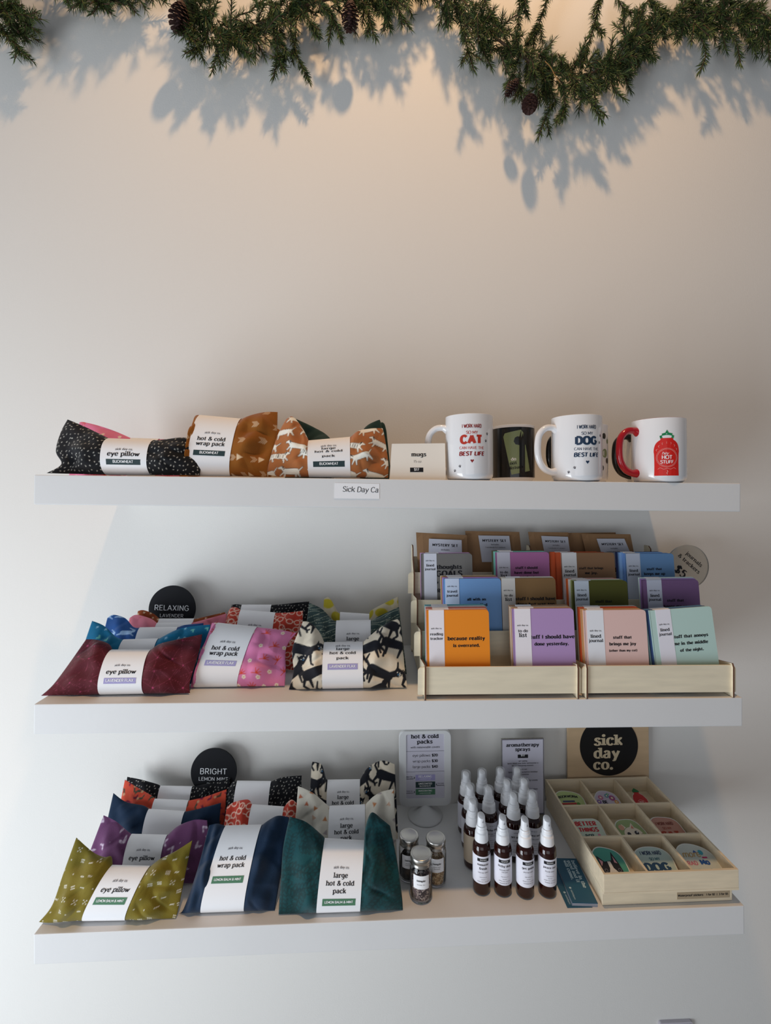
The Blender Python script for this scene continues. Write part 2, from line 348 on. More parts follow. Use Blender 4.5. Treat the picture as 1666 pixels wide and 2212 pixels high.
class Pat:
    def __init__(s, base, fn=None, step=.02, jit=.3, seed=1, rad=.02, soft=.0010, row=.5, rot=6.28, rows=1., size=1.):
        s.size = size
        s.base = c3(base); s.fn = fn; s.step = step; s.jit = jit; s.seed = seed; s.rad = rad; s.soft = soft; s.row = row; s.rot = rot; s.rows = rows
    def __call__(s, X, Y):
        C = np.tile(s.base, (len(X), 1))
        if not s.fn: return C
        rnd = random.Random(s.seed); st = s.step; sy = st*s.rows
        x0, x1, y0, y1 = X.min()-st, X.max()+st, Y.min()-st, Y.max()+st; j = 0; y = y0
        while y < y1:
            x = x0+(st*s.row if j % 2 else 0)
            while x < x1:
                cx = x+rnd.uniform(-1, 1)*s.jit*st; cy = y+rnd.uniform(-1, 1)*s.jit*st; a = rnd.uniform(-.5, .5)*s.rot; v = rnd.random()
                i = np.nonzero((np.abs(X-cx) < s.rad) & (np.abs(Y-cy) < s.rad))[0]
                if len(i):
                    dx, dy = X[i]-cx, Y[i]-cy; c, n = math.cos(a), math.sin(a)
                    s.fn(C, i, (dx*c+dy*n)*100/s.size, (-dx*n+dy*c)*100/s.size, v, s.soft*100/s.size)
                x += st
            y += sy; j += 1
        return C
WHT = c3('#ece8dc')
def f_speck(C, i, x, y, v, so): paint(C, i, seg(x, y, -.09, 0, .09, 0, .055), WHT, so)
def f_cluster(C, i, x, y, v, so):
    P = [(-1, 1), (1, 1), (-1, -1), (1, -1), (0, 0)] if v < .3 else [(-1, 1), (0, 1), (1, 1), (-1, -.2), (0, -.2), (1, -.2)] if v < .5 else [(-1, 0), (0, 0), (1, 0)] if v < .75 else [(0, 0)]
    for a, b in P: paint(C, i, circ(x, y, a*.26, b*.26, .085), WHT, so)
def f_cat(C, i, x, y, v, so):
    K = c3('#15171f'); q = .95
    if v > .5: x = -x
    x, y = x/q, y/q
    d = seg(x, y, -1.5, 0, 1.1, .15, .8, .62)
    for s_ in (seg(x, y, 1.1, .3, 2.0, 1.0, .45), circ(x, y, 2.2, 1.15, .62), seg(x, y, 1.85, 1.5, 1.75, 2.0, .2, .04), seg(x, y, 2.6, 1.5, 2.8, 1.95, .2, .04),
               seg(x, y, -1.9, -.3, -2.4, -1.3, .3, .17), seg(x, y, -2.4, -1.3, -1.9, -1.9, .17), seg(x, y, -1.3, -.3, -1.2, -1.8, .3, .15), seg(x, y, .9, -.2, .7, -1.8, .26, .14),
               seg(x, y, 1.3, -.2, 1.9, -1.5, .26, .14), seg(x, y, 1.9, -1.5, 2.3, -1.6, .14), seg(x, y, -2.1, .3, -2.9, 1.0, .22, .17), seg(x, y, -2.9, 1.0, -2.8, 1.9, .17, .12)):
        d = np.minimum(d, s_)
    paint(C, i, d*q, K, so)
    for a, b in ((2.05, 1.2), (2.45, 1.2)): paint(C, i, circ(x, y, a, b, .08), WHT, so)
    paint(C, i, circ(x, y, 2.3, .95, .1), c3('#3a78a8'), so)
    for k in (-.12, .0, .12): paint(C, i, seg(x, y, 2.5, .9+k, 2.75, .85+k*2, .025), WHT, so)
def f_flower(C, i, x, y, v, so):
    R = c3('#d84a2c')
    if v < .6:
        for a in (.3, .9, 1.6, 2.3): paint(C, i, seg(x, y, 0, 0, .75*math.cos(a), .75*math.sin(a), .09, .05), R, so)
        paint(C, i, seg(x, y, -.6, -.45, .1, .05, .06), R, so)
    if v > .25:
        ox, oy = (.6, -.3) if v < .6 else (0, 0)
        for k in range(5): paint(C, i, circ(x, y, ox+.19*math.cos(k*1.2566), oy+.19*math.sin(k*1.2566), .14), c3('#f3e4cf'), so)
        paint(C, i, circ(x, y, ox, oy, .08), c3('#d9903c'), so)
def f_glasses(C, i, x, y, v, so):
    q = c3('#f5d9c4')
    for sx in (-.5, .5):
        paint(C, i, np.abs(circ(x, y, sx, 0, .38))-.035, q, so); paint(C, i, np.abs(ell(x, y, sx, .02, .42, .3))-.02, q, so)
    paint(C, i, seg(x, y, -.12, .08, .12, .08, .04), q, so)
    paint(C, i, seg(x, y, .85, .1, 1.25, .45, .035), q, so); paint(C, i, seg(x, y, -.85, .1, -1.2, .5, .035), q, so)
def f_const(C, i, x, y, v, so):
    k = c3('#8c3a50')
    for n in range(5):
        a = v*6.28+n*1.37; paint(C, i, (seg(x, y, 0, 0, 2.2*math.cos(a), 2.2*math.sin(a), .012)), k, so)
    paint(C, i, circ(x, y, 0, 0, .17 if v > .6 else .1), c3('#b04068'), so)
    for n in range(9): paint(C, i, circ(x, y, 1.7*math.sin(n*7.1+v*9), 1.7*math.cos(n*4.3+v*5), .03), k, so)
def f_leaf(C, i, x, y, v, so):
    k = c3('#d8c6d8')
    for a in (.55, -.55):
        d = ell(x, y, .35*math.cos(a), .35*math.sin(a), .42, .13, a); paint(C, i, np.abs(d+.03)-.03, k, so)
        paint(C, i, seg(x, y, 0, 0, .7*math.cos(a), .7*math.sin(a), .02), k, so)
    if v > .5: paint(C, i, circ(x, y, -.9, .4, .04), k, so)
def f_tri(C, i, x, y, v, so):
    k = c3(('#b97a4e', '#a79a98', '#c9a58c', '#b9694a')[int(v*4)])
    d = np.maximum(np.maximum(y-.28, -y*.5-x*.87-.28), -y*.5+x*.87-.28); paint(C, i, d, k, so)
def f_chevron(C, i, x, y, v, so):
    k = c3('#e3c9a6')
    for n in range(4 if v < .6 else 3):
        o = n*.2; paint(C, i, np.minimum(seg(x, y, -.5+o, .4, -.15+o, 0, .03), seg(x, y, -.5+o, -.4, -.15+o, 0, .03)), k, so)
    if v > .35: paint(C, i, np.maximum(np.maximum(-x+.45, x*.6+y-.75), x*.6-y-.75), k, so)
def f_dog(C, i, x, y, v, so):
    k = WHT; K = c3('#2e2520')
    if v > .5: x = -x
    def body(e):
        d = seg(x, y, -1.0, 0, .8, .1, .36+e, .42+e)
        for s_ in (seg(x, y, .9, .2, 1.35, .6, .26+e, .2+e), seg(x, y, 1.35, .6, 1.75, .5, .2+e, .1+e), seg(x, y, -1.1, -.1, -1.5, -.8, .2+e, .08+e), seg(x, y, -.9, -.1, -.7, -.85, .16+e, .08+e),
                   seg(x, y, .8, -.1, 1.0, -.9, .14+e, .07+e), seg(x, y, 1.0, 0, 1.6, -.6, .13+e, .06+e), seg(x, y, -1.3, .1, -1.9, .6, .08+e, .04+e)): d = np.minimum(d, s_)
        return d
    paint(C, i, body(.05), K, so); paint(C, i, body(0), k, so)
    if v < .3:
        for n in range(6): paint(C, i, seg(x, y, -1+n*.35, .3, -1.05+n*.35, -.15, .04), K, so)
    paint(C, i, seg(x, y, 1.25, .75, 1.05, .4, .1, .05), K, so)
def f_sprig(C, i, x, y, v, so):
    k = c3('#0f3133')
    paint(C, i, seg(x, y, -1.4, -.4, 1.4, .5, .045), k, so)
    for n in range(7):
        t = -1.2+n*.4
        for sg in (1, -1):
            a = .32+sg*.95; d = ell(x, y, t+.35*math.cos(a), t*.32+.35*math.sin(a), .38, .15, a); paint(C, i, np.abs(d)-.035, k, so)
def f_orange(C, i, x, y, v, so):
    k = c3('#7a1f3e' if v < .6 else '#4a4a3a')
    paint(C, i, ell(x, y, 0, 0, .5, .2, .3), k, so); paint(C, i, ell(x, y, .3, .45, .4, .15, 1.4), k, so)
    if v > .7: paint(C, i, circ(x, y, -.7, -.2, .25), c3('#cfa07a'), so)
    paint(C, i, seg(x, y, -.5, -.5, .5, .5, .025), k, so)
def f_rabbit(C, i, x, y, v, so):
    k = c3('#9dbbdc'); d = seg(x, y, -.9, -.1, .6, .2, .45, .4)
    for s_ in (circ(x, y, 1.1, .6, .32), seg(x, y, 1.0, .8, .1, 1.1, .12, .08), seg(x, y, -1.0, -.3, -1.9, -.7, .2, .08), seg(x, y, .7, 0, 1.5, -.4, .13, .07)): d = np.minimum(d, s_)
    paint(C, i, d, k, so); paint(C, i, circ(x, y, 1.2, .65, .05), c3('#20406c'), so)
def f_teal(C, i, x, y, v, so):
    if v < .5:
        for a in (0, 1.05, 2.1): paint(C, i, seg(x, y, -.25*math.cos(a), -.25*math.sin(a), .25*math.cos(a), .25*math.sin(a), .03), c3('#a8d8f0'), so)
    else: paint(C, i, ell(x, y, 0, 0, .4, .16, .4), c3('#6fc0b4'), so); paint(C, i, ell(x, y, .25, -.2, .16, .3, .4), c3('#6fc0b4'), so)
def f_star(C, i, x, y, v, so):
    for a in (0, 1.57): paint(C, i, seg(x, y, -.2*math.cos(a), -.2*math.sin(a), .2*math.cos(a), .2*math.sin(a), .06), c3('#e6cfa8'), so)
def f_lines(C, i, x, y, v, so):
    k = c3('#b9bfa8')
    for n in (-1, 0, 1): paint(C, i, np.abs(y-n*.9-.35*np.sin(x*.9+n))-.02, k, so)
    paint(C, i, np.where(np.sin(x*18) > 0, np.abs(y+.45-.2*np.sin(x*.9)), 1)-.02, k, so)
def f_mustard(C, i, x, y, v, so): paint(C, i, ell(x, y, 0, 0, 1.5, 1.1, .5), c3('#b3a42a'), so)
def f_pinkdots(C, i, x, y, v, so):
    if v > .7: paint(C, i, circ(x, y, 0, 0, .14), c3('#d06a54'), so)
PAT = {
 'specks': Pat('#101116', f_speck, .0080, .32, 3, .004, size=.8), 'olive': Pat('#74661a', f_cluster, .019, .2, 5, .006, rot=.5),
 'cats': Pat('#d9cdb8', f_cat, .060, .12, 11, .046, rows=.74, rot=1.1, size=1.36), 'floral': Pat('#dc80ac', f_flower, .025, .2, 7, .014, rot=1.4, size=1.2),
 'glasses': Pat('#c2402f', f_glasses, .030, .15, 9, .022, rot=1.2, rows=.55, size=1.5), 'wine': Pat('#561722', f_const, .03, .35, 4, .024, soft=.0007),
 'purple': Pat('#6b3f66', f_leaf, .034, .25, 6, .016, size=1.35), 'navy': Pat('#0e2740'), 'tri': Pat('#d6cfc0', f_tri, .024, .25, 8, .008),
 'chevron': Pat('#8f5518', f_chevron, .034, .12, 2, .018, rot=.3, size=1.35), 'dogs': Pat('#a9683a', f_dog, .052, .15, 12, .034, rows=.55, rot=.8, size=1.25),
 'green': Pat('#1b3530'), 'teal': Pat('#0e4347', f_sprig, .036, .2, 13, .03, rows=.75, size=1.6), 'orange': Pat('#d6513a', f_orange, .018, .25, 14, .012),
 'rabbit': Pat('#234f8c', f_rabbit, .038, .1, 16, .024, rot=.6), 'blue': Pat('#08688e', f_teal, .022, .25, 17, .009), 'rust': Pat('#8c431e', f_star, .013, .2, 18, .006),
 'pink': Pat('#dd7f8f', f_pinkdots, .015, .3, 19, .005), 'slate': Pat('#2e403f', f_lines, .03, .05, 20, .02, rot=.6), 'mustard': Pat('#bfb49a', f_mustard, .034, .2, 21, .02),
 'pinkfloral': Pat('#e07a9c', f_flower, .03, .2, 22, .012), 'ochre': Pat('#9a5f22', f_chevron, .03, .1, 23, .012),
}
BADGE = {'mint': ('LEMON BALM & MINT', mat('badge_green', '#4a7a5c', .7)), 'lav': ('LAVENDER FLAX', mat('badge_lavender', '#a29cc9', .7)), 'buck': ('BUCKWHEAT', mat('badge_dark', '#20373a', .7))}
def resamp(P, n):
    P = np.array(P, float)
    if len(P) > 2: P = np.array(catmull([tuple(p) for p in P], 8))
    d = np.r_[0, np.cumsum(np.hypot(*np.diff(P, axis=0).T))]; t = np.linspace(0, d[-1], n)
    return np.c_[np.interp(t, d, P[:, 0]), np.interp(t, d, P[:, 1])]
def pillow(name, label, cat, group, sh, lean, TL, BT, TR, pat, L=None, Lm=None, Rm=None, BL=None, BB=None, BR=None, thick=.02, back=.014, texts=(), res=.0016, seed=0, bflare=.004, wr=1.0, y0=None):
    """padded fabric pack pinched by a paper band. TL/TR: top outline left / right of the band (photo points), BT: band top,
    BL/BB/BR the same for the bottom (None: it rests on the shelf, hidden), Lm/Rm: side outline points; L: height in metres"""
    lr = math.radians(lean); n = np.array([0, -math.cos(lr), math.sin(lr)])
    xm, ym = (BT[0][0]+BT[1][0])/2, (BT[0][1]+BT[1][1])/2
    def height(y0):
        X = on_pl(xm, ym, (0, y0, SZ[sh]), n); return (X[2]-sz(sh, X[0]))/math.cos(lr)
    if y0 is not None: pass
    elif BB is not None and L is None: y0 = on_s((BB[0][0]+BB[1][0])/2, (BB[0][1]+BB[1][1])/2, sh)[1]
    else:
        a, b = -.4, .05
        for _ in range(40):
            m = (a+b)/2
            if height(m) > L: a = m
            else: b = m
        y0 = a
    xc = on_pl(xm, ym, (0, y0, SZ[sh]), n)[0]; zs = sz(sh, xc)+.0006
    def ab(p, off=0.):
        X = on_pl(p[0], p[1], np.array((0, y0, zs))+n*off, n); return (X[0]-xc, (X[2]-zs-off*math.sin(lr))/math.cos(lr))
    tl = [ab(p) for p in TL]; bt = [ab(p) for p in BT]; tr = [ab(p) for p in TR]
    hid = BB is None
    if hid:
        hb_ = .004; bb = [(bt[0][0], hb_), (bt[1][0], hb_)]; bl = [(tl[0][0]-bflare, .003), ((tl[0][0]+bt[0][0])/2, .003)]; br = [((tr[-1][0]+bt[1][0])/2, .003), (tr[-1][0]+bflare, .003)]
    else:
        fx = lambda q: (q[0], max(q[1], .0015))
        bb = [fx(ab(p)) for p in BB]; bl = [fx(ab(p)) for p in BL]; br = [fx(ab(p)) for p in BR]
    inset = .0012
    NL = max(8, int((bt[0][0]-tl[0][0])/res)); NB = max(6, int((bt[1][0]-bt[0][0])/.005)); NR = max(8, int((tr[-1][0]-bt[1][0])/res))
    H = bt[0][1]; NV = max(14, int(H*1.25/res))
    bti = [(bt[0][0], bt[0][1]-inset), (bt[1][0], bt[1][1]-inset)]; bbi = [(bb[0][0], bb[0][1]+inset*.5), (bb[1][0], bb[1][1]+inset*.5)]
    T = np.r_[resamp(tl+[bti[0]], NL)[:-1], resamp(bti, NB), resamp([bti[1]]+tr, NR)[1:]]
    B = np.r_[resamp(bl+[bbi[0]], NL)[:-1], resamp(bbi, NB), resamp([bbi[1]]+br, NR)[1:]]
    nu = len(T); v = np.linspace(0, 1, NV)
    v = .5-.5*np.cos(np.pi*v)*(.75+.25*np.abs(np.cos(np.pi*v)))
    A = B[:, None, :]*(1-v)[None, :, None]+T[:, None, :]*v[None, :, None]
    ui = np.arange(nu)
    if Lm:
        E = resamp([tuple(B[0])]+[ab(p) for p in Lm]+[tuple(T[0])], NV); vv = np.linspace(0, 1, NV)
        Ei = np.c_[np.interp(v, vv, E[:, 0]), np.interp(v, vv, E[:, 1])]; w = np.clip(1-ui/(NL-1), 0, 1)**1.5
        A += w[:, None, None]*(Ei-A[0])[None]
    if Rm:
        E = resamp([tuple(B[-1])]+[ab(p) for p in Rm]+[tuple(T[-1])], NV); vv = np.linspace(0, 1, NV)
        Ei = np.c_[np.interp(v, vv, E[:, 0]), np.interp(v, vv, E[:, 1])]; w = np.clip(1-(nu-1-ui)/(NR-1), 0, 1)**1.5
        A += w[:, None, None]*(Ei-A[-1])[None]
    # padding: distance from band on each side, fading to the seamed ends
    dl = np.where(ui < NL, (NL-ui)/NL, np.where(ui >= NL+NB-1, (ui-NL-NB+2)/NR, 0))
    side = np.where(ui < NL, -1, 1)
    endf = np.clip(1-dl, 0, 1)**.55
    prof = lambda q: np.clip(1-np.abs(2*q-1)**2.6, 0, 1)**.6
    Fu = (thick*(1+.35*np.sin(np.pi*np.clip(dl*1.3, 0, 1)))-.0012)*np.where(dl > 0, endf, 1)
    pv = prof(v); rs = random.Random(seed); ph = [rs.uniform(0, 6.28) for _ in range(8)]
    DL = dl[:, None]; V = v[None, :]; SD = side[:, None]
    env = np.where(DL > 0, np.minimum(1, DL*3.5)*np.clip((1-DL)*3, 0, 1), 0)
    fold = .0022*np.sin((V-.5)*(15+6*DL)+ph[0]+SD*1.7)*np.exp(-DL*1.7)
    fold += .0026*np.sin(5.2*DL+4.1*V*(1+.5*SD)+ph[1]+SD)*DL+.0016*np.sin(9*DL-7*V+ph[2])
    Nz = np.zeros((nu, NV)); Nz2 = np.zeros((nu, NV))
    for i in range(0, nu):
        if env[i, 0] == 0: continue
        for j in range(NV):
            p = A[i, j]; q = noise.noise(Vector((p[0]*26+seed*7, p[1]*30, seed*3.1))); Nz[i, j] = q
            Nz2[i, j] = abs(noise.noise(Vector((p[0]*17+p[1]*22*side[i]+seed*5, p[1]*15-p[0]*8, seed*1.7))))
    wrk = wr*env*(1.7*fold+.0055*Nz-.0085*np.clip(.22-Nz2, 0, 1)*4*.5)*pv[None, :]**.5
    nf = Fu[:, None]*pv[None, :]+wrk; nf = np.maximum(nf, .0004*pv[None, :])
    nb = -(back/thick)*Fu[:, None]*pv[None, :]+.3*wrk; nb = np.minimum(nb, -.0003*pv[None, :])
    def pos(a, b, nn):
        return np.stack([a, b*math.sin(lr)-nn*math.cos(lr), np.maximum(b*math.cos(lr)+nn*math.sin(lr), .0004)], -1)
    PF = pos(A[..., 0], A[..., 1], nf); PB = pos(A[..., 0], A[..., 1], nb)
    root = empty(name, (xc, y0, zs), label, cat, group)
    nvt = nu*NV; idx = np.arange(nvt).reshape(nu, NV); bidx = idx.copy(); inner = np.zeros((nu, NV), bool); inner[1:-1, 1:-1] = True
    bidx[inner] = nvt+np.arange(inner.sum())
    verts = np.r_[PF.reshape(-1, 3), PB[inner]]
    q1 = np.stack([idx[:-1, :-1], idx[1:, :-1], idx[1:, 1:], idx[:-1, 1:]], -1).reshape(-1, 4)
    q2 = np.stack([bidx[:-1, :-1], bidx[:-1, 1:], bidx[1:, 1:], bidx[1:, :-1]], -1).reshape(-1, 4)
    fc = np.r_[q1, q2]
    me = bpy.data.meshes.new('cushion'); me.from_pydata(verts.tolist(), [], fc.tolist())
    me.materials.append(fabric_mat()); me.polygons.foreach_set('use_smooth', [True]*len(fc))
    Xc = A[..., 0].reshape(-1); Yc = A[..., 1].reshape(-1)*1.05+seed*.013
    C = PAT[pat](Xc, Yc); C = np.r_[C, C[idx[inner]]]
    at = me.color_attributes.new('print', 'FLOAT_COLOR', 'POINT'); at.data.foreach_set('color', np.c_[C, np.ones(len(C))].astype(np.float32).ravel())
    me.update(); o = bpy.data.objects.new('cushion', me); COL.objects.link(o); o.parent = root
    # paper band with its print
    mb = MB(); NT = 22; ns = 8; tt = [.5-.5*math.cos(math.pi*k/NT) for k in range(NT+1)]
    def bp(s_, t, sgn=1, extra=0.):
        a0 = bb[0][0]*(1-t)+bt[0][0]*t; a1 = bb[1][0]*(1-t)+bt[1][0]*t; b0 = bb[0][1]*(1-t)+bt[0][1]*t; b1 = bb[1][1]*(1-t)+bt[1][1]*t
        nn = sgn*((thick if sgn > 0 else back)*max(0, 1-abs(2*t-1)**2.6)**.6)+sgn*extra
        b = b0+(b1-b0)*s_
        return (a0+(a1-a0)*s_, b*math.sin(lr)-nn*math.cos(lr), max(b*math.cos(lr)+nn*math.sin(lr), .0002))
    loop = [(t, 1) for t in tt]+[(t, -1) for t in tt[-2:0:-1]]
    vs = [bp(i/ns, t, sg) for t, sg in loop for i in range(ns+1)]; k = ns+1; m_ = len(loop)
    mb.add(vs, [(j*k+i, j*k+i+1, ((j+1) % m_)*k+i+1, ((j+1) % m_)*k+i) for j in range(m_) for i in range(ns)], M_paper, True)
    wb = bt[1][0]-bt[0][0]; hb = (bt[0][1]+bt[1][1]-bb[0][1]-bb[1][1])/2
    for tx in texts:
        kind, ypx = tx[0], tx[1]
        t0 = ab((xm, ypx), thick)[1]; t0 = (t0-bb[0][1])/hb
        fn = lambda x, y, e=.0004: bp(.5+x/wb, min(max(t0+y/hb, 0.01), .99), 1, e)
        if kind == 'logo': mb.quads2([q for q in text('sick day co.', 0, 0, width=wb*.38, w=1.15, thin=.6, arc=.9, slant=.08)], fn, M_greyink)
        elif kind == 'badge':
            s_, m2 = BADGE[tx[2]]; bh = hb*tx[3]; bw = wb*(.74 if tx[2] != 'mint' else .76)
            mb.quads2(strip(-bw/2, bw/2, -bh/2, bh/2), fn, m2)
            mb.quads2(text(s_, 0, 0, width=bw*(.86 if tx[2] != 'buck' else .6), serif=False, w=1.15, thin=1.05), lambda x, y: fn(x, y, .0007), M_white)
        else: mb.quads2(text(kind, 0, 0, width=wb*tx[2], w=1.3, thin=.62, slant=(tx[3] if len(tx) > 3 else 0)*.5, tall=tx[4] if len(tx) > 4 else 1), fn, M_ink)
    mb.build('paper_band', root)
    return root
def T_eye(a, b, c=None, k=None, h=.13):
    o = [('logo', a), ('eye pillow', b, .70, .12)]
    return o+([('badge', c, k, h)] if c else [])
def T_wrap(a, b, c, d=None, k=None): return [('logo', a), ('hot & cold', b, .66, .08), ('wrap pack', c, .68, .12)]+([('badge', d, k, .08)] if d else [])
def T_large(*y, k=None, h=.1, tall=1.):
    o = [('logo', y[0])]
    for s_, yy, w_ in zip(('large', 'hot & cold', 'pack'), y[1:4], (.34, .66, .31)): o.append((s_, yy, w_, 0, tall))
    if len(y) > 4: o.append(('badge', y[4], k, h))
    return o

# ------------------------------------------------------------------ the wall and the three shelves
mb = MB(); mb.box(-3.2, 3.2, 0, .12, -1.75, 2.6, M_wall); tag(mb.build('wall_back'), kind='structure')
mb = MB(); mb.box(-3.2, 3.2, -3.2, 0, -1.8, -1.75, mat('floor_boards', '#8f8a84', .6, noise_amt=.1, noise_scale=3, grain=(1, 9, 1))); tag(mb.build('floor'), kind='structure')
TH = .0521; SHN = ('top', 'middle', 'bottom')
SHL = ('white floating shelf carrying the mugs, uppermost of the three', 'white floating shelf carrying the journal rack, middle of the three', 'white floating shelf carrying the spray bottles, lowest of the three')
for i in range(3):
    mb = MB(); mb.box(-.635, .635, -.305, -.0005, -TH, 0, M_shelf, bev=.0016)
    o = mb.build('floating_shelf'); o.location = (0, 0, SZ[i]); o.rotation_euler = (0, -math.atan(ST[i]), 0)
    tag(o, SHL[i], 'shelf', 'white wall shelves')
# small plate peeping in at the lower edge
mb = MB(); P = on_y(1425, 2209, -.006); Q = on_y(1496, 2209, -.006)
mb.prism(rrect(P[0], Q[0], P[2]-.115, P[2], .005), -.0075, -.0003, mat('plate_grey', '#b9b4bb', .5), lambda u, v, w: (u, w, v)); mb.prism(rrect(P[0]+.004, Q[0]-.004, P[2]-.111, P[2]-.004, .004), -.0095, -.007, mat('plate_light', '#cfccd2', .5), lambda u, v, w: (u, w, v))
tag(mb.build('wall_plate'), 'small grey plate on the wall below the lowest shelf, cut by the photo edge', 'wall plate')

# ------------------------------------------------------------------ fabric packs
EY, WR, LG = 'eye pillow', 'heat pack', 'heat pack'
# lowest shelf
pillow('eye_pillow', 'olive eye pillow with white dot clusters at the front of the lowest shelf', EY, 'eye pillows on the lowest shelf', 2, 24,
  [(165,1809),(200,1840),(225,1851),(240,1850)], [(243,1868),(325,1870)], [(345,1856),(380,1838),(416,1815)], 'olive', Lm=[(113,1955),(136,1890)], Rm=[(389,1950),(403,1880)],
  BL=[(84,1992),(105,1999),(130,1992)], BB=[(180,1989),(271,1996)], BR=[(330,1994),(352,2000),(377,2009)], thick=.023, texts=T_eye(1902, 1921, 1944, 'mint'), res=.0011, seed=1)
pillow('eye_pillow', 'purple eye pillow with pale leaves behind the olive pillow', EY, 'eye pillows on the lowest shelf', 2, 24,
  [(224,1761),(250,1774),(275,1795)], [(285,1801),(362,1803)], [(385,1784),(420,1771),(448,1772)], 'purple', L=.085, texts=T_eye(1836, 1854), seed=2, res=.0014, bflare=.025)
pillow('eye_pillow', 'plain navy eye pillow between the purple and the orange floral one', EY, 'eye pillows on the lowest shelf', 2, 24,
  [(245,1713),(272,1732),(310,1740)], [(322,1747),(400,1752)], [(430,1747),(478,1734)], 'navy', L=.085, seed=3, res=.0022, thick=.017)
pillow('eye_pillow', 'orange red eye pillow with dark leaves behind the navy pillow', EY, 'eye pillows on the lowest shelf', 2, 22,
  [(270,1684),(300,1703),(330,1720)], [(335,1725),(408,1728)], [(440,1722),(490,1705)], 'orange', L=.088, seed=4, res=.0014, thick=.014, back=.01)
pillow('eye_pillow', 'black eye pillow with white specks against the wall on the lowest shelf', EY, 'eye pillows on the lowest shelf', 2, 18,
  [(275,1678),(305,1684),(340,1694)], [(347,1697),(416,1698)], [(440,1694),(470,1688),(497,1680)], 'specks', L=.092, seed=5, res=.0013, thick=.012, back=.008)
pillow('wrap_pack', 'plain navy hot and cold wrap pack beside the olive eye pillow', WR, 'wrap packs on the lowest shelf', 2, 30,
  [(452,1783),(470,1779)], [(488,1783),(566,1781)], [(580,1772),(600,1762),(624,1765)], 'navy', Lm=[(398,1960),(426,1880)], Rm=[(604,1910),(625,1800)],
  BL=[(382,1998),(408,1990)], BB=[(434,1973),(527,1974)], BR=[(560,1985),(592,1993)], thick=.026, texts=T_wrap(1832, 1854, 1869, 1899, 'mint'), res=.0018, seed=6)
pillow('wrap_pack', 'red wrap pack printed with eyeglasses behind the navy wrap pack', WR, 'wrap packs on the lowest shelf', 2, 30,
  [(490,1744),(505,1733),(535,1727)], [(545,1737),(614,1742)], [(630,1727),(650,1745)], 'glasses', L=.115, seed=7, res=.0012, thick=.022)
pillow('wrap_pack', 'black speckled wrap pack behind the red glasses pack', WR, 'wrap packs on the lowest shelf', 2, 26,
  [(494,1702),(502,1690)], [(513,1686),(586,1687)], [(610,1679),(652,1675)], 'specks', L=.12, seed=8, res=.0013, thick=.016, back=.01)
pillow('large_pack', 'large teal heat pack with dark leaf print at the front of the lowest shelf', LG, 'large packs on the lowest shelf', 2, 26,
  [(626,1764),(660,1775),(695,1803)], [(702,1810),(787,1815)], [(790,1785),(803,1755),(826,1770),(843,1784)], 'teal', Lm=[(607,1900),(612,1830)], Rm=[(868,1930),(858,1860)],
  BL=[(602,1978),(640,1978)], BB=[(684,1973),(778,1974)], BR=[(820,1975),(871,1974)], thick=.027, texts=T_large(1874, 1892, 1909, 1926, 1951, k='mint'), res=.0014, seed=9)
pillow('large_pack', 'large cream heat pack with small triangles behind the teal pack', LG, 'large packs on the lowest shelf', 2, 24,
  [(644,1698),(675,1712),(705,1737)], [(712,1741),(789,1737)], [(805,1722),(825,1710),(851,1704)], 'tri', L=.118, seed=10, res=.0014, thick=.018, texts=T_large(1769.5, 1784.5, 1798, 1811))
pillow('large_pack', 'large cream heat pack printed with black cats at the back of the lowest shelf', LG, 'large packs on the lowest shelf', 2, 24,
  [(674,1645),(695,1652),(704,1680)], [(708,1684),(778,1683)], [(795,1658),(825,1643),(853,1651)], 'cats', L=.118, seed=11, res=.0011, thick=.016, back=.012, texts=T_large(1711, 1723, 1735))
# middle shelf
pillow('eye_pillow', 'maroon eye pillow with fine constellation print at the front of the middle shelf', EY, 'eye pillows on the middle shelf', 1, 26,
  [(186,1381),(210,1382),(235,1391)], [(243,1403),(328,1403)], [(345,1391),(385,1381),(437,1370)], 'wine', Lm=[(116,1478),(152,1430)], Rm=[(412,1470),(433,1400)],
  BL=[(85,1516),(130,1513),(180,1507)], BB=[(216,1503),(311,1502)], BR=[(340,1508),(375,1506),(409,1508)], thick=.022, texts=T_eye(1436.6, 1451.7, 1470, 'lav', .12), res=.0011, seed=21)
pillow('eye_pillow', 'bright blue eye pillow directly behind the maroon pillow', EY, 'eye pillows on the middle shelf', 1, 24,
  [(199,1341),(225,1352),(250,1375)], [(268,1381),(343,1379)], [(380,1361),(415,1353),(455,1349)], 'blue', L=.087, seed=22, res=.0014, thick=.016, bflare=.012)
pillow('eye_pillow', 'blue eye pillow with a pale rabbit behind the bright blue one', EY, 'eye pillows on the middle shelf', 1, 22,
  [(232,1335),(245,1328),(270,1335),(288,1354)], [(303,1355),(385,1354)], [(400,1350),(440,1346)], 'rabbit', L=.09, seed=24, res=.0013, thick=.014)
pillow('eye_pillow', 'salmon pink eye pillow behind the blue rabbit pillow', EY, 'eye pillows on the middle shelf', 1, 22,
  [(280,1335),(295,1328),(325,1336)], [(340,1345),(416,1344)], [(440,1339),(490,1325)], 'pink', L=.088, seed=25, res=.002, thick=.012, back=.01)
pillow('eye_pillow', 'rust brown eye pillow with small stars nearest the wall', EY, 'eye pillows on the middle shelf', 1, 18,
  [(298,1320),(310,1318),(332,1326)], [(345,1336),(420,1336)], [(440,1333),(487,1322)], 'rust', L=.09, seed=26, res=.0014, thick=.011, back=.008)
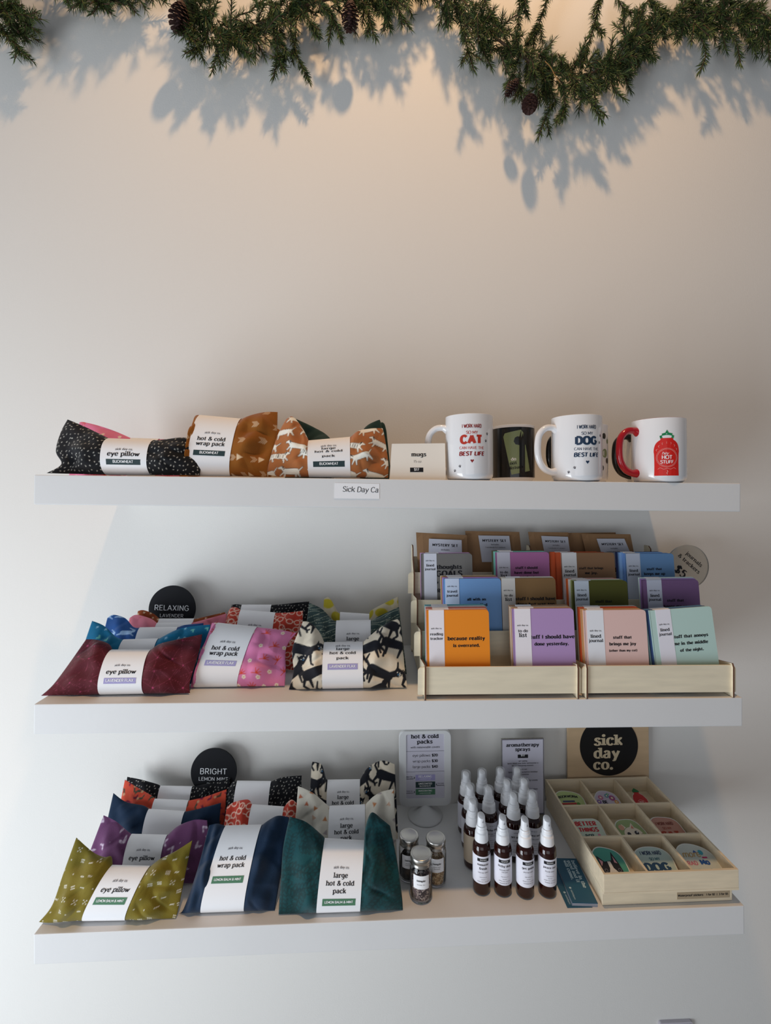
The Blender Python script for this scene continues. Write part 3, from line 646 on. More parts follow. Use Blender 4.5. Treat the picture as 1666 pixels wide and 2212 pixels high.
pillow('wrap_pack', 'pink wrap pack with red sprigs and white flowers on the middle shelf', WR, 'wrap packs on the middle shelf', 1, 28,
  [(458,1346),(464,1345)], [(472,1345),(557,1354)], [(600,1360),(641,1367)], 'floral', Lm=[(424,1440),(445,1385)], Rm=[(618,1450),(619,1400)],
  BL=[(411,1487),(414,1486)], BB=[(421,1485),(512,1488)], BR=[(560,1493),(614,1499)], thick=.024, texts=T_wrap(1386, 1401, 1412, 1431.7, 'lav'), res=.0012, seed=27)
pillow('wrap_pack', 'red wrap pack printed with eyeglasses behind the pink floral pack', WR, 'wrap packs on the middle shelf', 1, 26,
  [(487,1345),(497,1315),(510,1312)], [(521,1317),(596,1323)], [(625,1323),(655,1319)], 'glasses', L=.125, seed=28, res=.0012, thick=.02, texts=[('logo', 1350)])
pillow('wrap_pack', 'black speckled wrap pack behind the red glasses pack on the middle shelf', WR, 'wrap packs on the middle shelf', 1, 22,
  [(500,1307),(512,1305)], [(523,1306),(587,1306)], [(620,1304),(668,1299)], 'specks', L=.12, seed=29, res=.0013, thick=.014, back=.01)
pillow('large_pack', 'large cream heat pack printed with black cats at the front of the middle shelf', LG, 'large packs on the middle shelf', 1, 24,
  [(655,1342),(670,1345),(690,1365)], [(701,1387),(784,1386)], [(812,1363),(840,1344),(863,1336)], 'cats', Lm=[(634,1450),(632,1400)], Rm=[(874,1440),(869,1380)],
  BL=[(624,1491),(660,1491)], BB=[(697,1490),(785,1490)], BR=[(830,1494),(881,1498)], thick=.024, texts=T_large(1394, 1401.7, 1410.7, 1422, 1440, k='lav', h=.12, tall=.66), res=.0010, seed=31)
pillow('large_pack', 'large slate green heat pack with thin white lines behind the cats pack', LG, 'large packs on the middle shelf', 1, 24,
  [(668,1302),(695,1315),(718,1338)], [(727,1340),(801,1339)], [(825,1328),(862,1311)], 'slate', L=.112, seed=32, res=.0013, thick=.02, texts=[('logo', 1368.6), ('large', 1380.5, .36)], bflare=.012)
pillow('large_pack', 'large mustard and cream heat pack at the back of the middle shelf', LG, 'large packs on the middle shelf', 1, 20,
  [(700,1294),(712,1291),(730,1322)], [(735,1322),(798,1326)], [(803,1318),(835,1301),(860,1289)], 'mustard', L=.108, seed=33, res=.0015, thick=.014, back=.01)
# top shelf
pillow('eye_pillow', 'black eye pillow with white specks and dark badge on the top shelf', EY, 'eye pillows on the top shelf', 0, 8,
  [(146,906),(175,918),(205,932)], [(238,947),(336,951)], [(360,949),(395,945),(437,952)], 'specks', Lm=[(133,1003),(121,975),(131,935)], Rm=[(436,1000),(440,970)],
  BL=[(100,1022),(130,1023),(180,1024)], BB=[(230,1026),(327,1027)], BR=[(360,1028),(395,1028),(432,1029)], thick=.026, texts=T_eye(970, 981, 997, 'buck', .14), res=.0010, seed=41, y0=-0.272)
pillow('eye_pillow', 'pink floral eye pillow half hidden behind the black speckled one', EY, 'eye pillows on the top shelf', 0, 14,
  [(172,912),(182,912),(215,920),(250,932)], [(285,946),(345,948)], [(370,950),(400,953)], 'pinkfloral', L=.092, seed=42, y0=-0.175, res=.0014, thick=.016)
pillow('wrap_pack', 'ochre wrap pack with pale chevron arrows on the top shelf', WR, 'wrap packs on the top shelf', 0, 14,
  [(421,899),(427,897)], [(434,897),(523,905)], [(548,896),(575,890),(600,890)], 'chevron', Lm=[(402,980),(412,940)], Rm=[(584,1000),(598,950)],
  BL=[(392,1025),(398,1026)], BB=[(408,1027),(498,1029)], BR=[(540,1028),(580,1029)], thick=.026, texts=T_wrap(934, 948, 958.5, 977, 'buck'), res=.0011, seed=43, y0=-0.262)
pillow('wrap_pack', 'second ochre pack showing at both sides behind the chevron wrap pack', WR, 'wrap packs on the top shelf', 0, 10,
  [(398,952),(412,943)], [(440,925),(520,920)], [(560,915),(600,926),(612,940)], 'ochre', L=.088, seed=44, y0=-0.19, res=.002, thick=.012, back=.01)
pillow('large_pack', 'large rust heat pack printed with white dogs on the top shelf', LG, 'large packs on the top shelf', 0, 12,
  [(618,906),(632,900),(652,922)], [(668,952),(757,944)], [(775,931),(800,926),(827,925)], 'dogs', Lm=[(581,1000),(600,940)], Rm=[(839,1000),(832,950)],
  BL=[(577,1025),(610,1030)], BB=[(668,1031),(758,1032)], BR=[(800,1033),(839,1034)], thick=.025, texts=T_large(961.6, 968, 974.5, 984.7, 1001, k='buck', h=.13, tall=.55), res=.0010, seed=45, y0=-0.268)
pillow('large_pack', 'large dark green heat pack behind the rust dog pack', LG, 'large packs on the top shelf', 0, 10,
  [(640,905),(668,918),(700,935)], [(718,950),(775,948)], [(790,922),(818,907),(822,910)], 'green', L=.085, seed=46, y0=-0.2, res=.0025, thick=.02, bflare=.02)
pillow('large_pack', 'second dark green heat pack nearest the wall on the top shelf', LG, 'large packs on the top shelf', 0, 6,
  [(655,920),(680,925),(702,944)], [(722,950),(778,950)], [(795,930),(826,912),(835,930)], 'green', L=.09, seed=47, y0=-0.145, res=.0025, thick=.014, back=.01, bflare=.01)

# ------------------------------------------------------------------ top shelf: label, card, mugs
fy = lambda y: (lambda u, v, w=0.: (u, y-w, v))
def writing(quads, name, parent, fn, m):
    mb = MB(); mb.quads2(quads, fn, m); return mb.build(name, parent)
P = on_y(722, 1043, -.3062); Q = on_y(820, 1076, -.3062)
root = empty('shelf_label', (P[0], -.3052, Q[2]), 'white paper label with handwritten SICK DAY CO stuck on the edge of the top shelf', 'label')
lw, lh = Q[0]-P[0], P[2]-Q[2]; sh_ = -ST[0]
mb = MB(); mb.prism([(0, 0), (lw, -lw*.0147), (lw, lh-.002), (.001, lh)], 0, .0004, M_paper, lambda u, v, w: (u, -w, v))
fn = lambda u, v: (u, -.0006, v)
mb.quads2(text('Sick Day Ca', lw*.58, lh*.52, width=lw*.80, serif=False, w=.75, thin=.6, slant=.1, rot=-.03, clip=(0, lw)), fn, M_ink)
mb.build('paper_strip', root)

P = on_y(842, 1033, -.285); Q = on_y(963, 953, -.285)
cw, chh = Q[0]-P[0], Q[2]-P[2]
root = empty('price_card', (P[0], -.285, sz(0, P[0]+.05)), 'cream folded card reading mugs standing left of the cat mug', 'card')
mb = MB(); mb.prism([(0, 0), (cw, 0), (cw, chh), (.005, chh-.001)], 0, .0008, M_card, lambda u, v, w: (u, w+v*.12, v))
mb.prism([(.0, 0), (cw, 0), (cw, chh), (.005, chh)], 0, .0008, M_card, lambda u, v, w: (u, w+.0265-v*.12, v)); mb.build('folded_card', root)
fn = lambda u, v, e=.0003: (u, v*.12-e, v)
mb = MB(); mb.quads2(text('mugs', cw*.53, chh*.68, width=cw*.27, w=1.5, thin=.6), fn, M_ink); mb.quads2(text('15 oz.', cw*.51, chh*.49, width=cw*.16, w=.7, thin=.4), fn, M_greyink)
mb.quads2([rect(cw*.365, cw*.60, chh*.21, chh*.33)], fn, M_ink); mb.quads2(text('$17', cw*.48, chh*.27, width=cw*.09, w=1.2, thin=.8, serif=False), lambda u, v: fn(u, v, .0006), M_white); mb.build('printing', root)

M_cer = mat('white_ceramic', '#e6e5e6', .12, spec=.6, coat=.3); M_cerb = mat('black_glaze', '#141413', .15, spec=.6); M_cerr = mat('red_glaze', '#a81420', .15, spec=.6)
M_red = mat('print_red', '#b8301c', .35); M_dred = mat('print_dark_red', '#8c1f1c', .35); M_nav = mat('print_navy', '#1d3550', .35); M_pgr = mat('print_sage', '#7c8a62', .35)
M_hot = mat('print_hot_red', '#cf1c12', .3); M_hgr = mat('print_green', '#0f8048', .35); M_pink = mat('print_pink', '#e8a8a0', .4)
def mug(px, py, Y, Hm, R, hang, label, mats, deco, hr=None, flat=0., depth=.93):
    """hang: angle of the handle seen from above (0 = right)"""
    X = on_y(px, py, Y)[0]; root = empty('mug', (X, Y, sz(0, X)+.0006), label, 'mug', 'mugs on the top shelf')
    body, hm, rim = mats
    mb = MB(); mb.lathe([(0, .0015), (R*.80, .0015), (R*.84, 0), (R*.93, .003), (R*.985, .007), (R, .012), (R, Hm-.002), (R*.995, Hm-.0006)], body, 64)
    mb.lathe([(R*.995, Hm-.0006), (R*.97, Hm), (R*.935, Hm-.001)], rim, 64); mb.lathe([(R*.935, Hm-.001), (R*.92, Hm-.006), (R*.92, .008), (R*.85, .005), (0, .005)], rim if rim != body else body, 64)
    mb.build('mug_body', root)
    pts = [(R*.90, Hm*.80), (R*1.12, Hm*.835), (R*1.42, Hm*.82), (R*1.68, Hm*.72), (R*1.76, Hm*.55), (R*1.72, Hm*.36), (R*1.52, Hm*.22), (R*1.22, Hm*.155), (R*.92, Hm*.15)]
    pts = catmull(pts, 5); k = len(pts)
    rr = [.0062+.0030*max(0, 1-i/5)+.0030*max(0, 1-(k-1-i)/5) for i in range(k)]
    mb = MB(); mb.tube([(p[0]*math.cos(hang), p[0]*math.sin(hang), p[1]) for p in pts], rr, hm, 14)
    o = mb.build('handle', root)
    if hm != body: tag(o, 'red handle' if hm == M_cerr else 'black handle')
    if deco:
        mb = MB(); fa = math.radians(-90)
        # facing angle towards the camera
        to = math.atan2(CAM[1]-Y, CAM[0]-X)
        def on(a0=0.): return lambda u, v, e=.00025: ((R+e)*math.cos(to+a0+u/R), (R+e)*math.sin(to+a0+u/R), v)
        deco(mb, on, R, Hm); mb.build('printed_design', root)
    return root
def sub(quads, n=1): return quads
def paw(mb, fn, x, y, s, m, rot=0):
    c, n = math.cos(rot), math.sin(rot)
    for a, b, r in ((0, 0, .9), (-1.1, .8, .42), (-.4, 1.5, .45), (.4, 1.5, .45), (1.1, .8, .42)): mb.quads2([circle(x+(a*c-b*n)*s, y+(a*n+b*c)*s, r*s, 10)], fn, m)
def pet(word, m1, m2, off):
    def deco(mb, on, R, H):
        fn = on(off)
        mb.quads2(text('I WORK HARD', 0, H*.80, width=.036, serif=False, w=1.5, thin=1.1, tall=1.6), fn, m2)
        mb.quads2(text('SO MY', 0, H*.705, width=.0215, serif=False, w=1.0, thin=.9), fn, m1)
        mb.quads2(text(word, 0, H*.59, width=.041, serif=False, w=2.3, thin=1.9), fn, m1)
        mb.quads2(text('CAN HAVE THE', 0, H*.475, width=.046, serif=False, w=.9, thin=.7), fn, m1)
        mb.quads2(text('BEST LIFE', 0, H*.385, width=.047, serif=False, w=1.9, thin=1.4, slant=.12), fn, m2)
        h = [(0, -.0035), (.0032, .0006), (.0028, .0022), (.0012, .0024), (0, .0013), (-.0012, .0024), (-.0028, .0022), (-.0032, .0006)]
        mb.quads2(concave([(a, b+H*.285) for a, b in h]), fn, m2)
        for k, (x, y, r) in enumerate(((.031, .083, .3), (.027, .070, -.3), (-.022, .024, .4), (-.033, .016, -.3))): paw(mb, fn, x, y, .0017, M_greyink, r)
    return deco
mug(1014, 1034, -.262, .1205, .0445, math.radians(172), 'white mug printed in red with WORK HARD and CAT, leftmost mug', (M_cer, M_cer, M_cer), pet('CAT', M_red, M_dred, .12))
def dnd(mb, on, R, H):
    n = 40
    for k in range(n):
        a = 2.5*math.pi/2*(k/n-.5)*1.35
        a2 = 2.5*math.pi/2*((k+1)/n-.5)*1.35
        mb.quads2([[(a*R, H*.08), (a2*R, H*.08), (a2*R, H*.95), (a*R, H*.95)]], on(0), M_cerb)
    c, s = math.cos(.2), math.sin(.2)
    hang = [(-.014, -.034), (.019, -.034), (.019, .010)]+[(.008+.0075*math.cos(t), .019+.0075*math.sin(t)) for t in (-.9, -1.57, -2.4, 3.1, 2.2, 1.57, .8)]+[(.014, .0225), (.018, .024), (.0195, .030), (.016, .036), (-.011, .036), (-.0145, .031)]
    hang = [((x*c-y*s)*1.22, (x*s+y*c)*1.22) for x, y in hang]
    # slice into narrow columns so it hugs the mug
    mb.quads2(slices(hang), lambda u, v: on(.12)(u, v+H*.5, .0006), M_pgr)
    for t_, y, w_, m in (('do', -.013, .010, M_white), ('not', -.021, .014, M_ink), ('disturb', -.030, .029, M_ink)):
        mb.quads2(text(t_, -.009-.3*(-.013-y)+w_/2, y, width=w_, w=1.3, thin=.7, rot=.12), lambda u, v: on(.12)(u, v+H*.5, .0010), m)
mug(1109, 1034, -.165, .1175, .0435, math.radians(80), 'black and white mug with a green do not disturb door hanger, behind the cat mug', (M_cer, M_cerb, M_cer), dnd)
mug(1246, 1038, -.262, .1225, .0455, math.radians(188), 'white mug printed in navy with WORK HARD and DOG', (M_cer, M_cer, M_cer), pet('DOG', M_nav, M_nav, .42))
def spots(mb, on, R, H):
    for a, y, r, m in ((.95, .095, .006, M_cerb), (1.0, .06, .009, M_pgr), (.8, .03, .006, M_greyink), (.75, .078, .004, mat('print_teal', '#7ab8ac', .4)), (1.2, .045, .006, M_cerb), (.5, .05, .006, M_pgr), (1.25, .085, .005, M_pgr)):
        mb.quads2([circle(0, y, r, 14)], on(a), m)
mug(1262, 1037, -.17, .120, .0465, math.radians(190), 'spotted white mug with a black handle hidden behind the dog mug', (M_cer, M_cerb, M_cer), spots)
def hot(mb, on, R, H):
    fn = on(.30); fo = lambda u, v: on(.30)(u, v, .0007)
    def bot(y): # half width
        if y < .055: return .0215-.001*math.sin(y*50)
        if y < .0765: return .0105+.0110*math.sqrt(max(0, 1-((y-.055)/.0215)**2.2))
        return .0105
    N = 22; ys = [.012+.069*i/N for i in range(N+1)]
    for y0_, y1_ in zip(ys, ys[1:]):
        for k in range(6):
            a, b = -1+k/3, -1+(k+1)/3; mb.quads2([[(a*bot(y0_), y0_), (b*bot(y0_), y0_), (b*bot(y1_), y1_), (a*bot(y1_), y1_)]], fn, M_hot)
    mb.quads2(concave([(-.011, .0805), (.011, .0805), (.012, .085), (.0085, .0865), (.009, .089), (.003, .0905), (0, .096), (-.003, .0905), (-.0085, .089), (-.008, .0865), (-.012, .085)]), fo, M_hgr)
    for r_, w_ in ((.0158, .0005), (.0175, .0004)): mb.quads2(line2([(r_*math.cos(t/24*6.283), .045+r_*math.sin(t/24*6.283)) for t in range(25)], w_), fo, M_pink)
    mb.quads2(text('hey', -.003, .0525, width=.011, w=.7, thin=.6, serif=False, slant=.3), fo, M_white)
    mb.quads2(text('HOT', 0, .045, width=.0175, w=1.1, thin=1, serif=False), fo, M_white); mb.quads2(text('STUFF', 0, .0365, width=.022, w=1.1, thin=1, serif=False), fo, M_white)
    for k in range(7):
        a = .35+k*.42; x, y = .0185*math.cos(a), .052+.0185*math.sin(a)
        mb.quads2(line2([(x*.9, y), (x, y+.0025), (x*.85, y+.004)], .0005), fo, M_pink)
    for sx in (-1, 1): mb.quads2(line2(catmull([(0, .0255), (sx*.006, .024), (sx*.011, .0265), (sx*.015, .024)], 4), .0005), fo, M_pink)
    mb.quads2(line2([(0, .022), (.001, .019), (-.001, .017), (.0005, .0145)], .0009), fo, M_pink)
mug(1423, 1042, -.262, .1195, .0465, math.radians(186), 'white mug with red handle and a red sauce bottle design reading HOT STUFF', (M_cer, M_cerr, M_cerr), hot)
mug(1404, 1041, -.165, .120, .0465, math.radians(187), 'mug with a black handle hidden behind the hot stuff mug', (M_cer, M_cerb, M_cer), None)

# ------------------------------------------------------------------ chalk discs
def disc_sign(px, py, r_px, Y, sh, lines, label, lean=.16):
    C_ = on_y(px, py, Y); r = (on_y(px+r_px, py, Y)-C_)[0]; zs = sz(sh, C_[0]); bot = C_[2]-r-zs
    root = empty('disc_sign', (C_[0], Y, zs), label, 'sign', 'black chalk discs')
    f = lambda u, v, w: (u, -w+(v)*lean*.35, v)
    mb = MB(); mb.prism(circle(0, bot+r, r, 64), 0, .004, M_blackm, f); mb.prism(rrect(-r*.5, r*.5, 0, bot+r*.4, .004), -.004, 0, M_blackm, f); mb.prism(rect(-r*.4, r*.4, 0, .004), -.02, .02, M_blackm, lambda u, v, w: (u, -w, v)); mb.build('disc', root)
    mb = MB()
    for t_, dy, w_, th in lines: mb.quads2(text(t_, 0, bot+r-dy*r, width=w_*r, serif=False, w=th, thin=th*.9, track=.5, rot=-.035), lambda u, v: (u, -.0045+v*lean*.35, v), mat('chalk', '#d6d8da', .9))
    mb.build('chalk_writing', root)
disc_sign(371, 1316, 50.5, -.045, 1, [('RELAXING', -.02, 1.5, .85), ('LAVENDER', .30, 1.02, .75)], 'round black sign chalked RELAXING LAVENDER on the middle shelf')
disc_sign(461, 1669, 49.5, -.035, 2, [('BRIGHT', .0, 1.2, .85), ('LEMON MINT', .31, 1.3, .85), ('FLAX', .56, .6, .8)], 'round black sign chalked BRIGHT LEMON MINT on the lowest shelf')

# ------------------------------------------------------------------ middle shelf: journal rack
LY = [-.3005, -.2265, -.1525, -.0785]
def z_at(px, py, Y): P_ = on_y(px, py, Y); return P_[2]-sz(1, P_[0])
LT = [z_at(1080, 1441, LY[0]), z_at(1080, 1364, LY[1]), z_at(925, 1297, LY[2]), z_at(905, 1237, LY[3])]
LB = [z_at(1080, 1500, LY[0])]+[t-.048 for t in LT[1:]]
XA0, XA1 = .0487, .3302; XB0, XB1 = .3437, .6200
def side_panel(x, parent, z):
    pts = [(-.305, 0), (-.305, LT[0]-.003), (-.302, LT[0]+.004)]
    for i in range(1, 4): pts += [(LY[i]-.008, LT[i]-.050), (LY[i]-.008, LT[i]-.004), (LY[i]-.002, LT[i]+.004)]
    pts += [(LY[3]+.022, LT[3]+.028), (LY[3]+.026, LT[3]+.052), (LY[3]+.034, LT[3]+.058), (-.028, LT[3]+.058), (-.028, 0), (-.05, 0), (-.052, .008), (-.27, .008), (-.28, 0)]
    mb = MB(); mb.prism(pts, -.0015, .0015, M_ply, lambda u, v, w: (x+w, u, v), side=M_burn); return mb.build('side_panel', parent)
def rack(x0, x1, label):
    zc = sz(1, (x0+x1)/2)
    root = empty('display_rack', (0, 0, SZ[1]+.0006), label, 'display rack', 'wooden tiered journal racks'); root.rotation_euler = (0, -math.atan(ST[1]), 0)
    side_panel(x0+.0015, root, zc); side_panel(x1-.0015, root, zc)
    for i in range(4):
        b, t = LB[i], LT[i]; o_ = .0115
        pr = rrect(x0-(o_ if x0 < .2 else .006), x1+(.006), b, t, .008, 5, (0, 1, 1, 0)) if True else None
        mb = MB(); mb.prism(pr, 0, .003, M_ply, lambda u, v, w, y=LY[i]: (u, y+w, v), side=M_burn if i == 99 else M_ply); mb.build('tier_front', root)
        if i: mb = MB(); mb.box(x0+.0032, x1-.0032, LY[i]+.0032, LY[i]+.0042, b-.028, t-.001, M_ply); mb.build('tier_back', root)
        # slanting floor + shelf of each tier
        yb = LY[i]+.068
        mb = MB(); mb.box(x0+.003, x1-.003, LY[i]+.003, yb, b+.001, b+.004, M_ply); mb.build('tier_floor', root)
    mb = MB(); mb.box(x0+.003, x1-.003, -.031, -.028, .01, LT[3]+.03, M_ply); mb.build('back_panel', root)
    return root
rack(XA0, XA1, 'left unit of the tiered plywood rack, with the orange and purple journals in front')
rack(XB0, XB1, 'right unit of the tiered plywood rack, with the pale pink and mint journals in front')

JC = {}
def cover_mat(h):
    c = lin(h); g = 1.28 if max(c) < .6 else 1.05
    return mat('cover_'+h.lstrip('#'), tuple(min(.86, x*g+.006) for x in c), .6, spec=.3)
def journal(px0, pytop, px1, Y, tier, color, label, band=None, lines=(), btext=None, group=None, tilt=0., lean=.10, H=.148, bx=(.06, .36), txc=.62, spine=None):
    """front cover between photo columns px0 and px1 at depth Y, standing on a tier floor"""
    A = on_y(px0, pytop, Y); B = on_y(px1, pytop, Y); w = B[0]-A[0]; zt = (A[2]+B[2])/2
    zf = zt-H
    root = empty('journal', (A[0], Y, zf), label, 'journal', group, rot=(0, tilt, 0))
    f = lambda u, v, w_: (u, (v-H)*lean*.0-w_, v)
    f = lambda u, v, w_: (u, v*lean-H*lean-w_, v)
    th = .0034
    mb = MB(); mb.prism(rrect(0, w, 0, H, .0065, 5, (1, 1, 0, 0)), -.0006, 0, cover_mat(color), f); mb.prism(rrect(0, w, 0, H, .0065, 5, (1, 1, 0, 0)), -th, -th+.0006, cover_mat(color), f)
    mb.prism(rect(-.0003, .0012, 0, H), -th, 0, cover_mat(color), f)
    mb.build('cover', root)
    mb = MB(); mb.prism(rrect(.0012, w-.0012, .001, H-.001, .006, 4, (1, 1, 0, 0)), -th+.0007, -.0007, M_paper, f); mb.build('pages', root)
    if band is not None:
        b0, b1 = bx[0]*w, bx[1]*w
        bm_ = cover_mat(band)
        mb = MB(); mb.prism(rect(b0, b1, -.0004, H+.0004), .0001, .0006, bm_, f); mb.prism(rect(b0, b1, H, H+.0005), -th, .0004, bm_, f)
        if btext:
            bc = (b0+b1)/2; bw = b1-b0; g = lambda u, v: f(u, v, .0008); ty = H*btext[0]
            mb.quads2(text('sick day co.', bc, ty, width=bw*.72, w=1.1, thin=.7, arc=.7), g, M_ink)
            for k, t_ in enumerate(btext[1:]): mb.quads2(text(t_, bc, ty-.0105-k*.008, width=bw*min(.85, len(t_)*.125), w=1.4, thin=.75), g, M_ink)
        mb.build('paper_band', root)
    if lines:
        mb = MB(); g = lambda u, v: f(u, v, .0003); lo = (bx[1]*w if band else .002)
        for t_, vy, ww in lines:
            mb.quads2(text(t_, w*txc, H*vy, width=w*ww, w=1.8, thin=.95, clip=(lo, w)), g, M_ink)
        mb.build('title_print', root)
    return root
def stack(front, behind, row):
    """front: dict of journal() arguments; behind: list of (dx_px, dy_px, colour, label)"""
    journal(**front); px0, pt, px1, Y = front['px0'], front['pytop'], front['px1'], front['Y']
    for k, (dx, dy, col, lab) in enumerate(behind):
        journal(px0+dx, pt+dy, px1+dx*1.3, Y+.0046*(k+1), front['tier'], col, lab, band='#e4e2e6' if k % 2 == 0 else '#ded6d2', group=row, tilt=front.get('tilt', 0), bx=(.1, .36))
R1, R2, R3 = 'journals in the front tier', 'journals in the second tier', 'journals in the third tier'
YJ = [-.275, -.201, -.127]
stack(dict(px0=922, pytop=1318, px1=1056, Y=YJ[0], tier=0, color='#e6881a', label='orange journal reading is overrated with a reading tracker band', band='#e6e2e8', group=R1, bx=(.03, .275), txc=.63,
  lines=[('because reality', .65, .60), ('is overrated.', .565, .43)], btext=(.78, 'reading', 'tracker')),
  [(-1, -3, '#c9a396', 'pale pink journal directly behind the orange one'), (-2, -6, '#b86a62', 'rose journal second behind the orange one'), (-3, -9, '#d9d2cc', 'off white journal third behind the orange one'), (-4, -12, '#5d9aa2', 'teal journal fourth behind the orange one')], R1)
stack(dict(px0=1107, pytop=1315, px1=1239, Y=YJ[0], tier=0, color='#9c80ac', label='light purple journal reading one yesterday in the front tier', band='#e6e2e8', group=R1, bx=(.03, .29), txc=.62,
  lines=[('stuff I should have', .65, .76), ('done yesterday.', .565, .56)], btext=(.80, 'to-do', 'list')),
  [(-2, -3, '#b08a68', 'tan journal directly behind the light purple one'), (-5, -5, '#cbb9a4', 'beige journal second behind the light purple one'), (-7, -8, '#94745a', 'brown journal third behind the light purple one')], R1)
stack(dict(px0=1261, pytop=1318, px1=1395, Y=YJ[0], tier=0, color='#dabab4', label='pale pink journal reading brings me joy other than my cat', band='#dfe2ee', group=R1, bx=(.04, .31), txc=.60,
  lines=[('stuff that', .66, .30), ('brings me joy', .58, .43), ('(other than my cat)', .50, .45)], btext=(.75, 'lined', 'journal')),
  [(-6, -3, '#b98f62', 'tan journal directly behind the pale pink one'), (-12, -7, '#d2562a', 'orange red journal second behind the pale pink one'), (-14, -9, '#ded8cf', 'off white journal third behind the pale pink one')], R1)
stack(dict(px0=1413, pytop=1318, px1=1547, Y=YJ[0], tier=0, color='#b0ccc6', label='mint journal reading annoys me in the middle of the night', band='#dcdce6', group=R1, bx=(.09, .33), txc=.60, tilt=-.06,
  lines=[('stuff that annoys', .65, .58), ('me in the middle', .565, .55), ('of the night.', .48, .38)], btext=(.82, 'lined', 'journal')),
  [(-6, -1, '#3a5488', 'navy blue journal directly behind the mint one'), (-11, -2, '#9cc8d8', 'sky blue journal second behind the mint one'), (-13, -3, '#74828a', 'slate journal third behind the mint one')], R1)
stack(dict(px0=958, pytop=1250, px1=1082, Y=YJ[1], tier=1, color='#6c93c2', label='blue journal with a travel journal band in the second tier', band='#c9d4ea', group=R2, bx=(.03, .27), txc=.57,
  lines=[('all with an', .72, .33), ('overstuffed', .645, .37), ('carry on.', .57, .30)], btext=(.90, 'travel', 'journal')),
  [(-2, -3, '#b890cc', 'lilac journal directly behind the blue travel journal'), (-4, -5, '#a87a4c', 'tan journal second behind the blue travel journal'), (-6, -7, '#cdb79c', 'beige journal third behind the blue travel journal')], R2)
stack(dict(px0=1083, pytop=1249, px1=1200, Y=YJ[1], tier=1, color='#7a5c38', label='brown kraft journal with a to-do list band in the second tier', band='#cbc6c0', group=R2, bx=(.0, .25), txc=.62,
  lines=[('stuff I should have', .72, .74), ('done but was too', .645, .70), ('tired.', .57, .3)], btext=(.84, 'to-do', 'list')),
  [(-2, -3, '#ded6c8', 'cream journal directly behind the brown to-do journal')], R2)
stack(dict(px0=1238, pytop=1255, px1=1355, Y=YJ[1], tier=1, color='#4a4a16', label='olive green journal with a lined journal band in the second tier', band='#cdd6e2', group=R2, bx=(.02, .285), txc=.55,
  lines=[('stuff that', .72, .31), ('drives me nuts', .64, .42)], btext=(.88, 'lined', 'journal')),
  [(-4, -2, '#8a9158', 'sage green journal directly behind the olive one'), (-9, -4, '#e2ddd6', 'white journal second behind the olive one'), (-14, -5, '#d8652e', 'orange journal third behind the olive one'), (-18, -6, '#d6c6c4', 'pale rose journal fourth behind the olive one')], R2)
stack(dict(px0=1387, pytop=1253, px1=1509, Y=YJ[1], tier=1, color='#6d4f74', label='deep plum journal with a lined journal band in the second tier', band='#c3c6d4', group=R2, bx=(.08, .34), txc=.57,
  lines=[('stuff that', .72, .30), ('keeps me up', .64, .42), ('at night.', .56, .3)], btext=(.86, 'lined', 'journal')),
  [(-3, -3, '#9a7ab0', 'light purple journal directly behind the plum one'), (-6, -6, '#b9c8c4', 'pale mint journal second behind the plum one')], R2)
stack(dict(px0=910, pytop=1196, px1=1020, Y=YJ[2], tier=2, color='#65625f', label='grey journal reading thoughts and GOALS in the third tier', band='#cfd0da', group=R3, bx=(.05, .30), txc=.55,
  lines=[('thoughts', .80, .50), ('GOALS', .70, .52), ('& DREAMS', .59, .6), ('BRAIN DUMP', .46, .62)], btext=(.90, 'lined', 'journal')),
  [(-2, -2, '#b68fb4', 'lilac journal directly behind the grey thoughts journal')], R3)
stack(dict(px0=1071, pytop=1193, px1=1186, Y=YJ[2], tier=2, color='#9c5f8c', label='magenta pink journal reading stuff I should have done but', band='#c6c3ce', group=R3, bx=(.02, .265), txc=.57,
  lines=[('stuff I should', .77, .42), ('have done but', .70, .46), ('got tired.', .63, .32)], btext=(.78, 'to-do', 'list')),
  [(-4, -2, '#7cc4b4', 'turquoise journal directly behind the magenta pink one'), (-8, -4, '#54523c', 'dark olive journal second behind the magenta pink one')], R3)
stack(dict(px0=1213, pytop=1194, px1=1327, Y=YJ[2], tier=2, color='#7d5d42', label='brown kraft journal reading brings me joy in the third tier', band='#cac8c8', group=R3, bx=(.0, .28), txc=.55,
  lines=[('stuff that brings', .77, .46), ('me joy.', .70, .24)], btext=(.80, 'lined', 'journal')),
  [(-13, -1, '#b04a24', 'rust orange journal directly behind the brown joy journal'), (-25, -2, '#c05228', 'rust orange journal furthest left behind the brown joy journal')], R3)
stack(dict(px0=1352, pytop=1196, px1=1455, Y=YJ[2], tier=2, color='#5c7fa6', label='steel blue journal reading keeps me up in the third tier', band='#bfc4d2', group=R3, bx=(.0, .29), txc=.58,
  lines=[('stuff that', .77, .32), ('keeps me up', .70, .44)], btext=(.82, 'lined', 'journal')),
  [(-6, -1, '#7ba4e0', 'bright blue journal directly behind the steel blue one'), (-16, -3, '#88b0de', 'light blue journal second behind the steel blue one'), (-21, -4, '#2c3c6c', 'navy journal third behind the steel blue one')], R3)

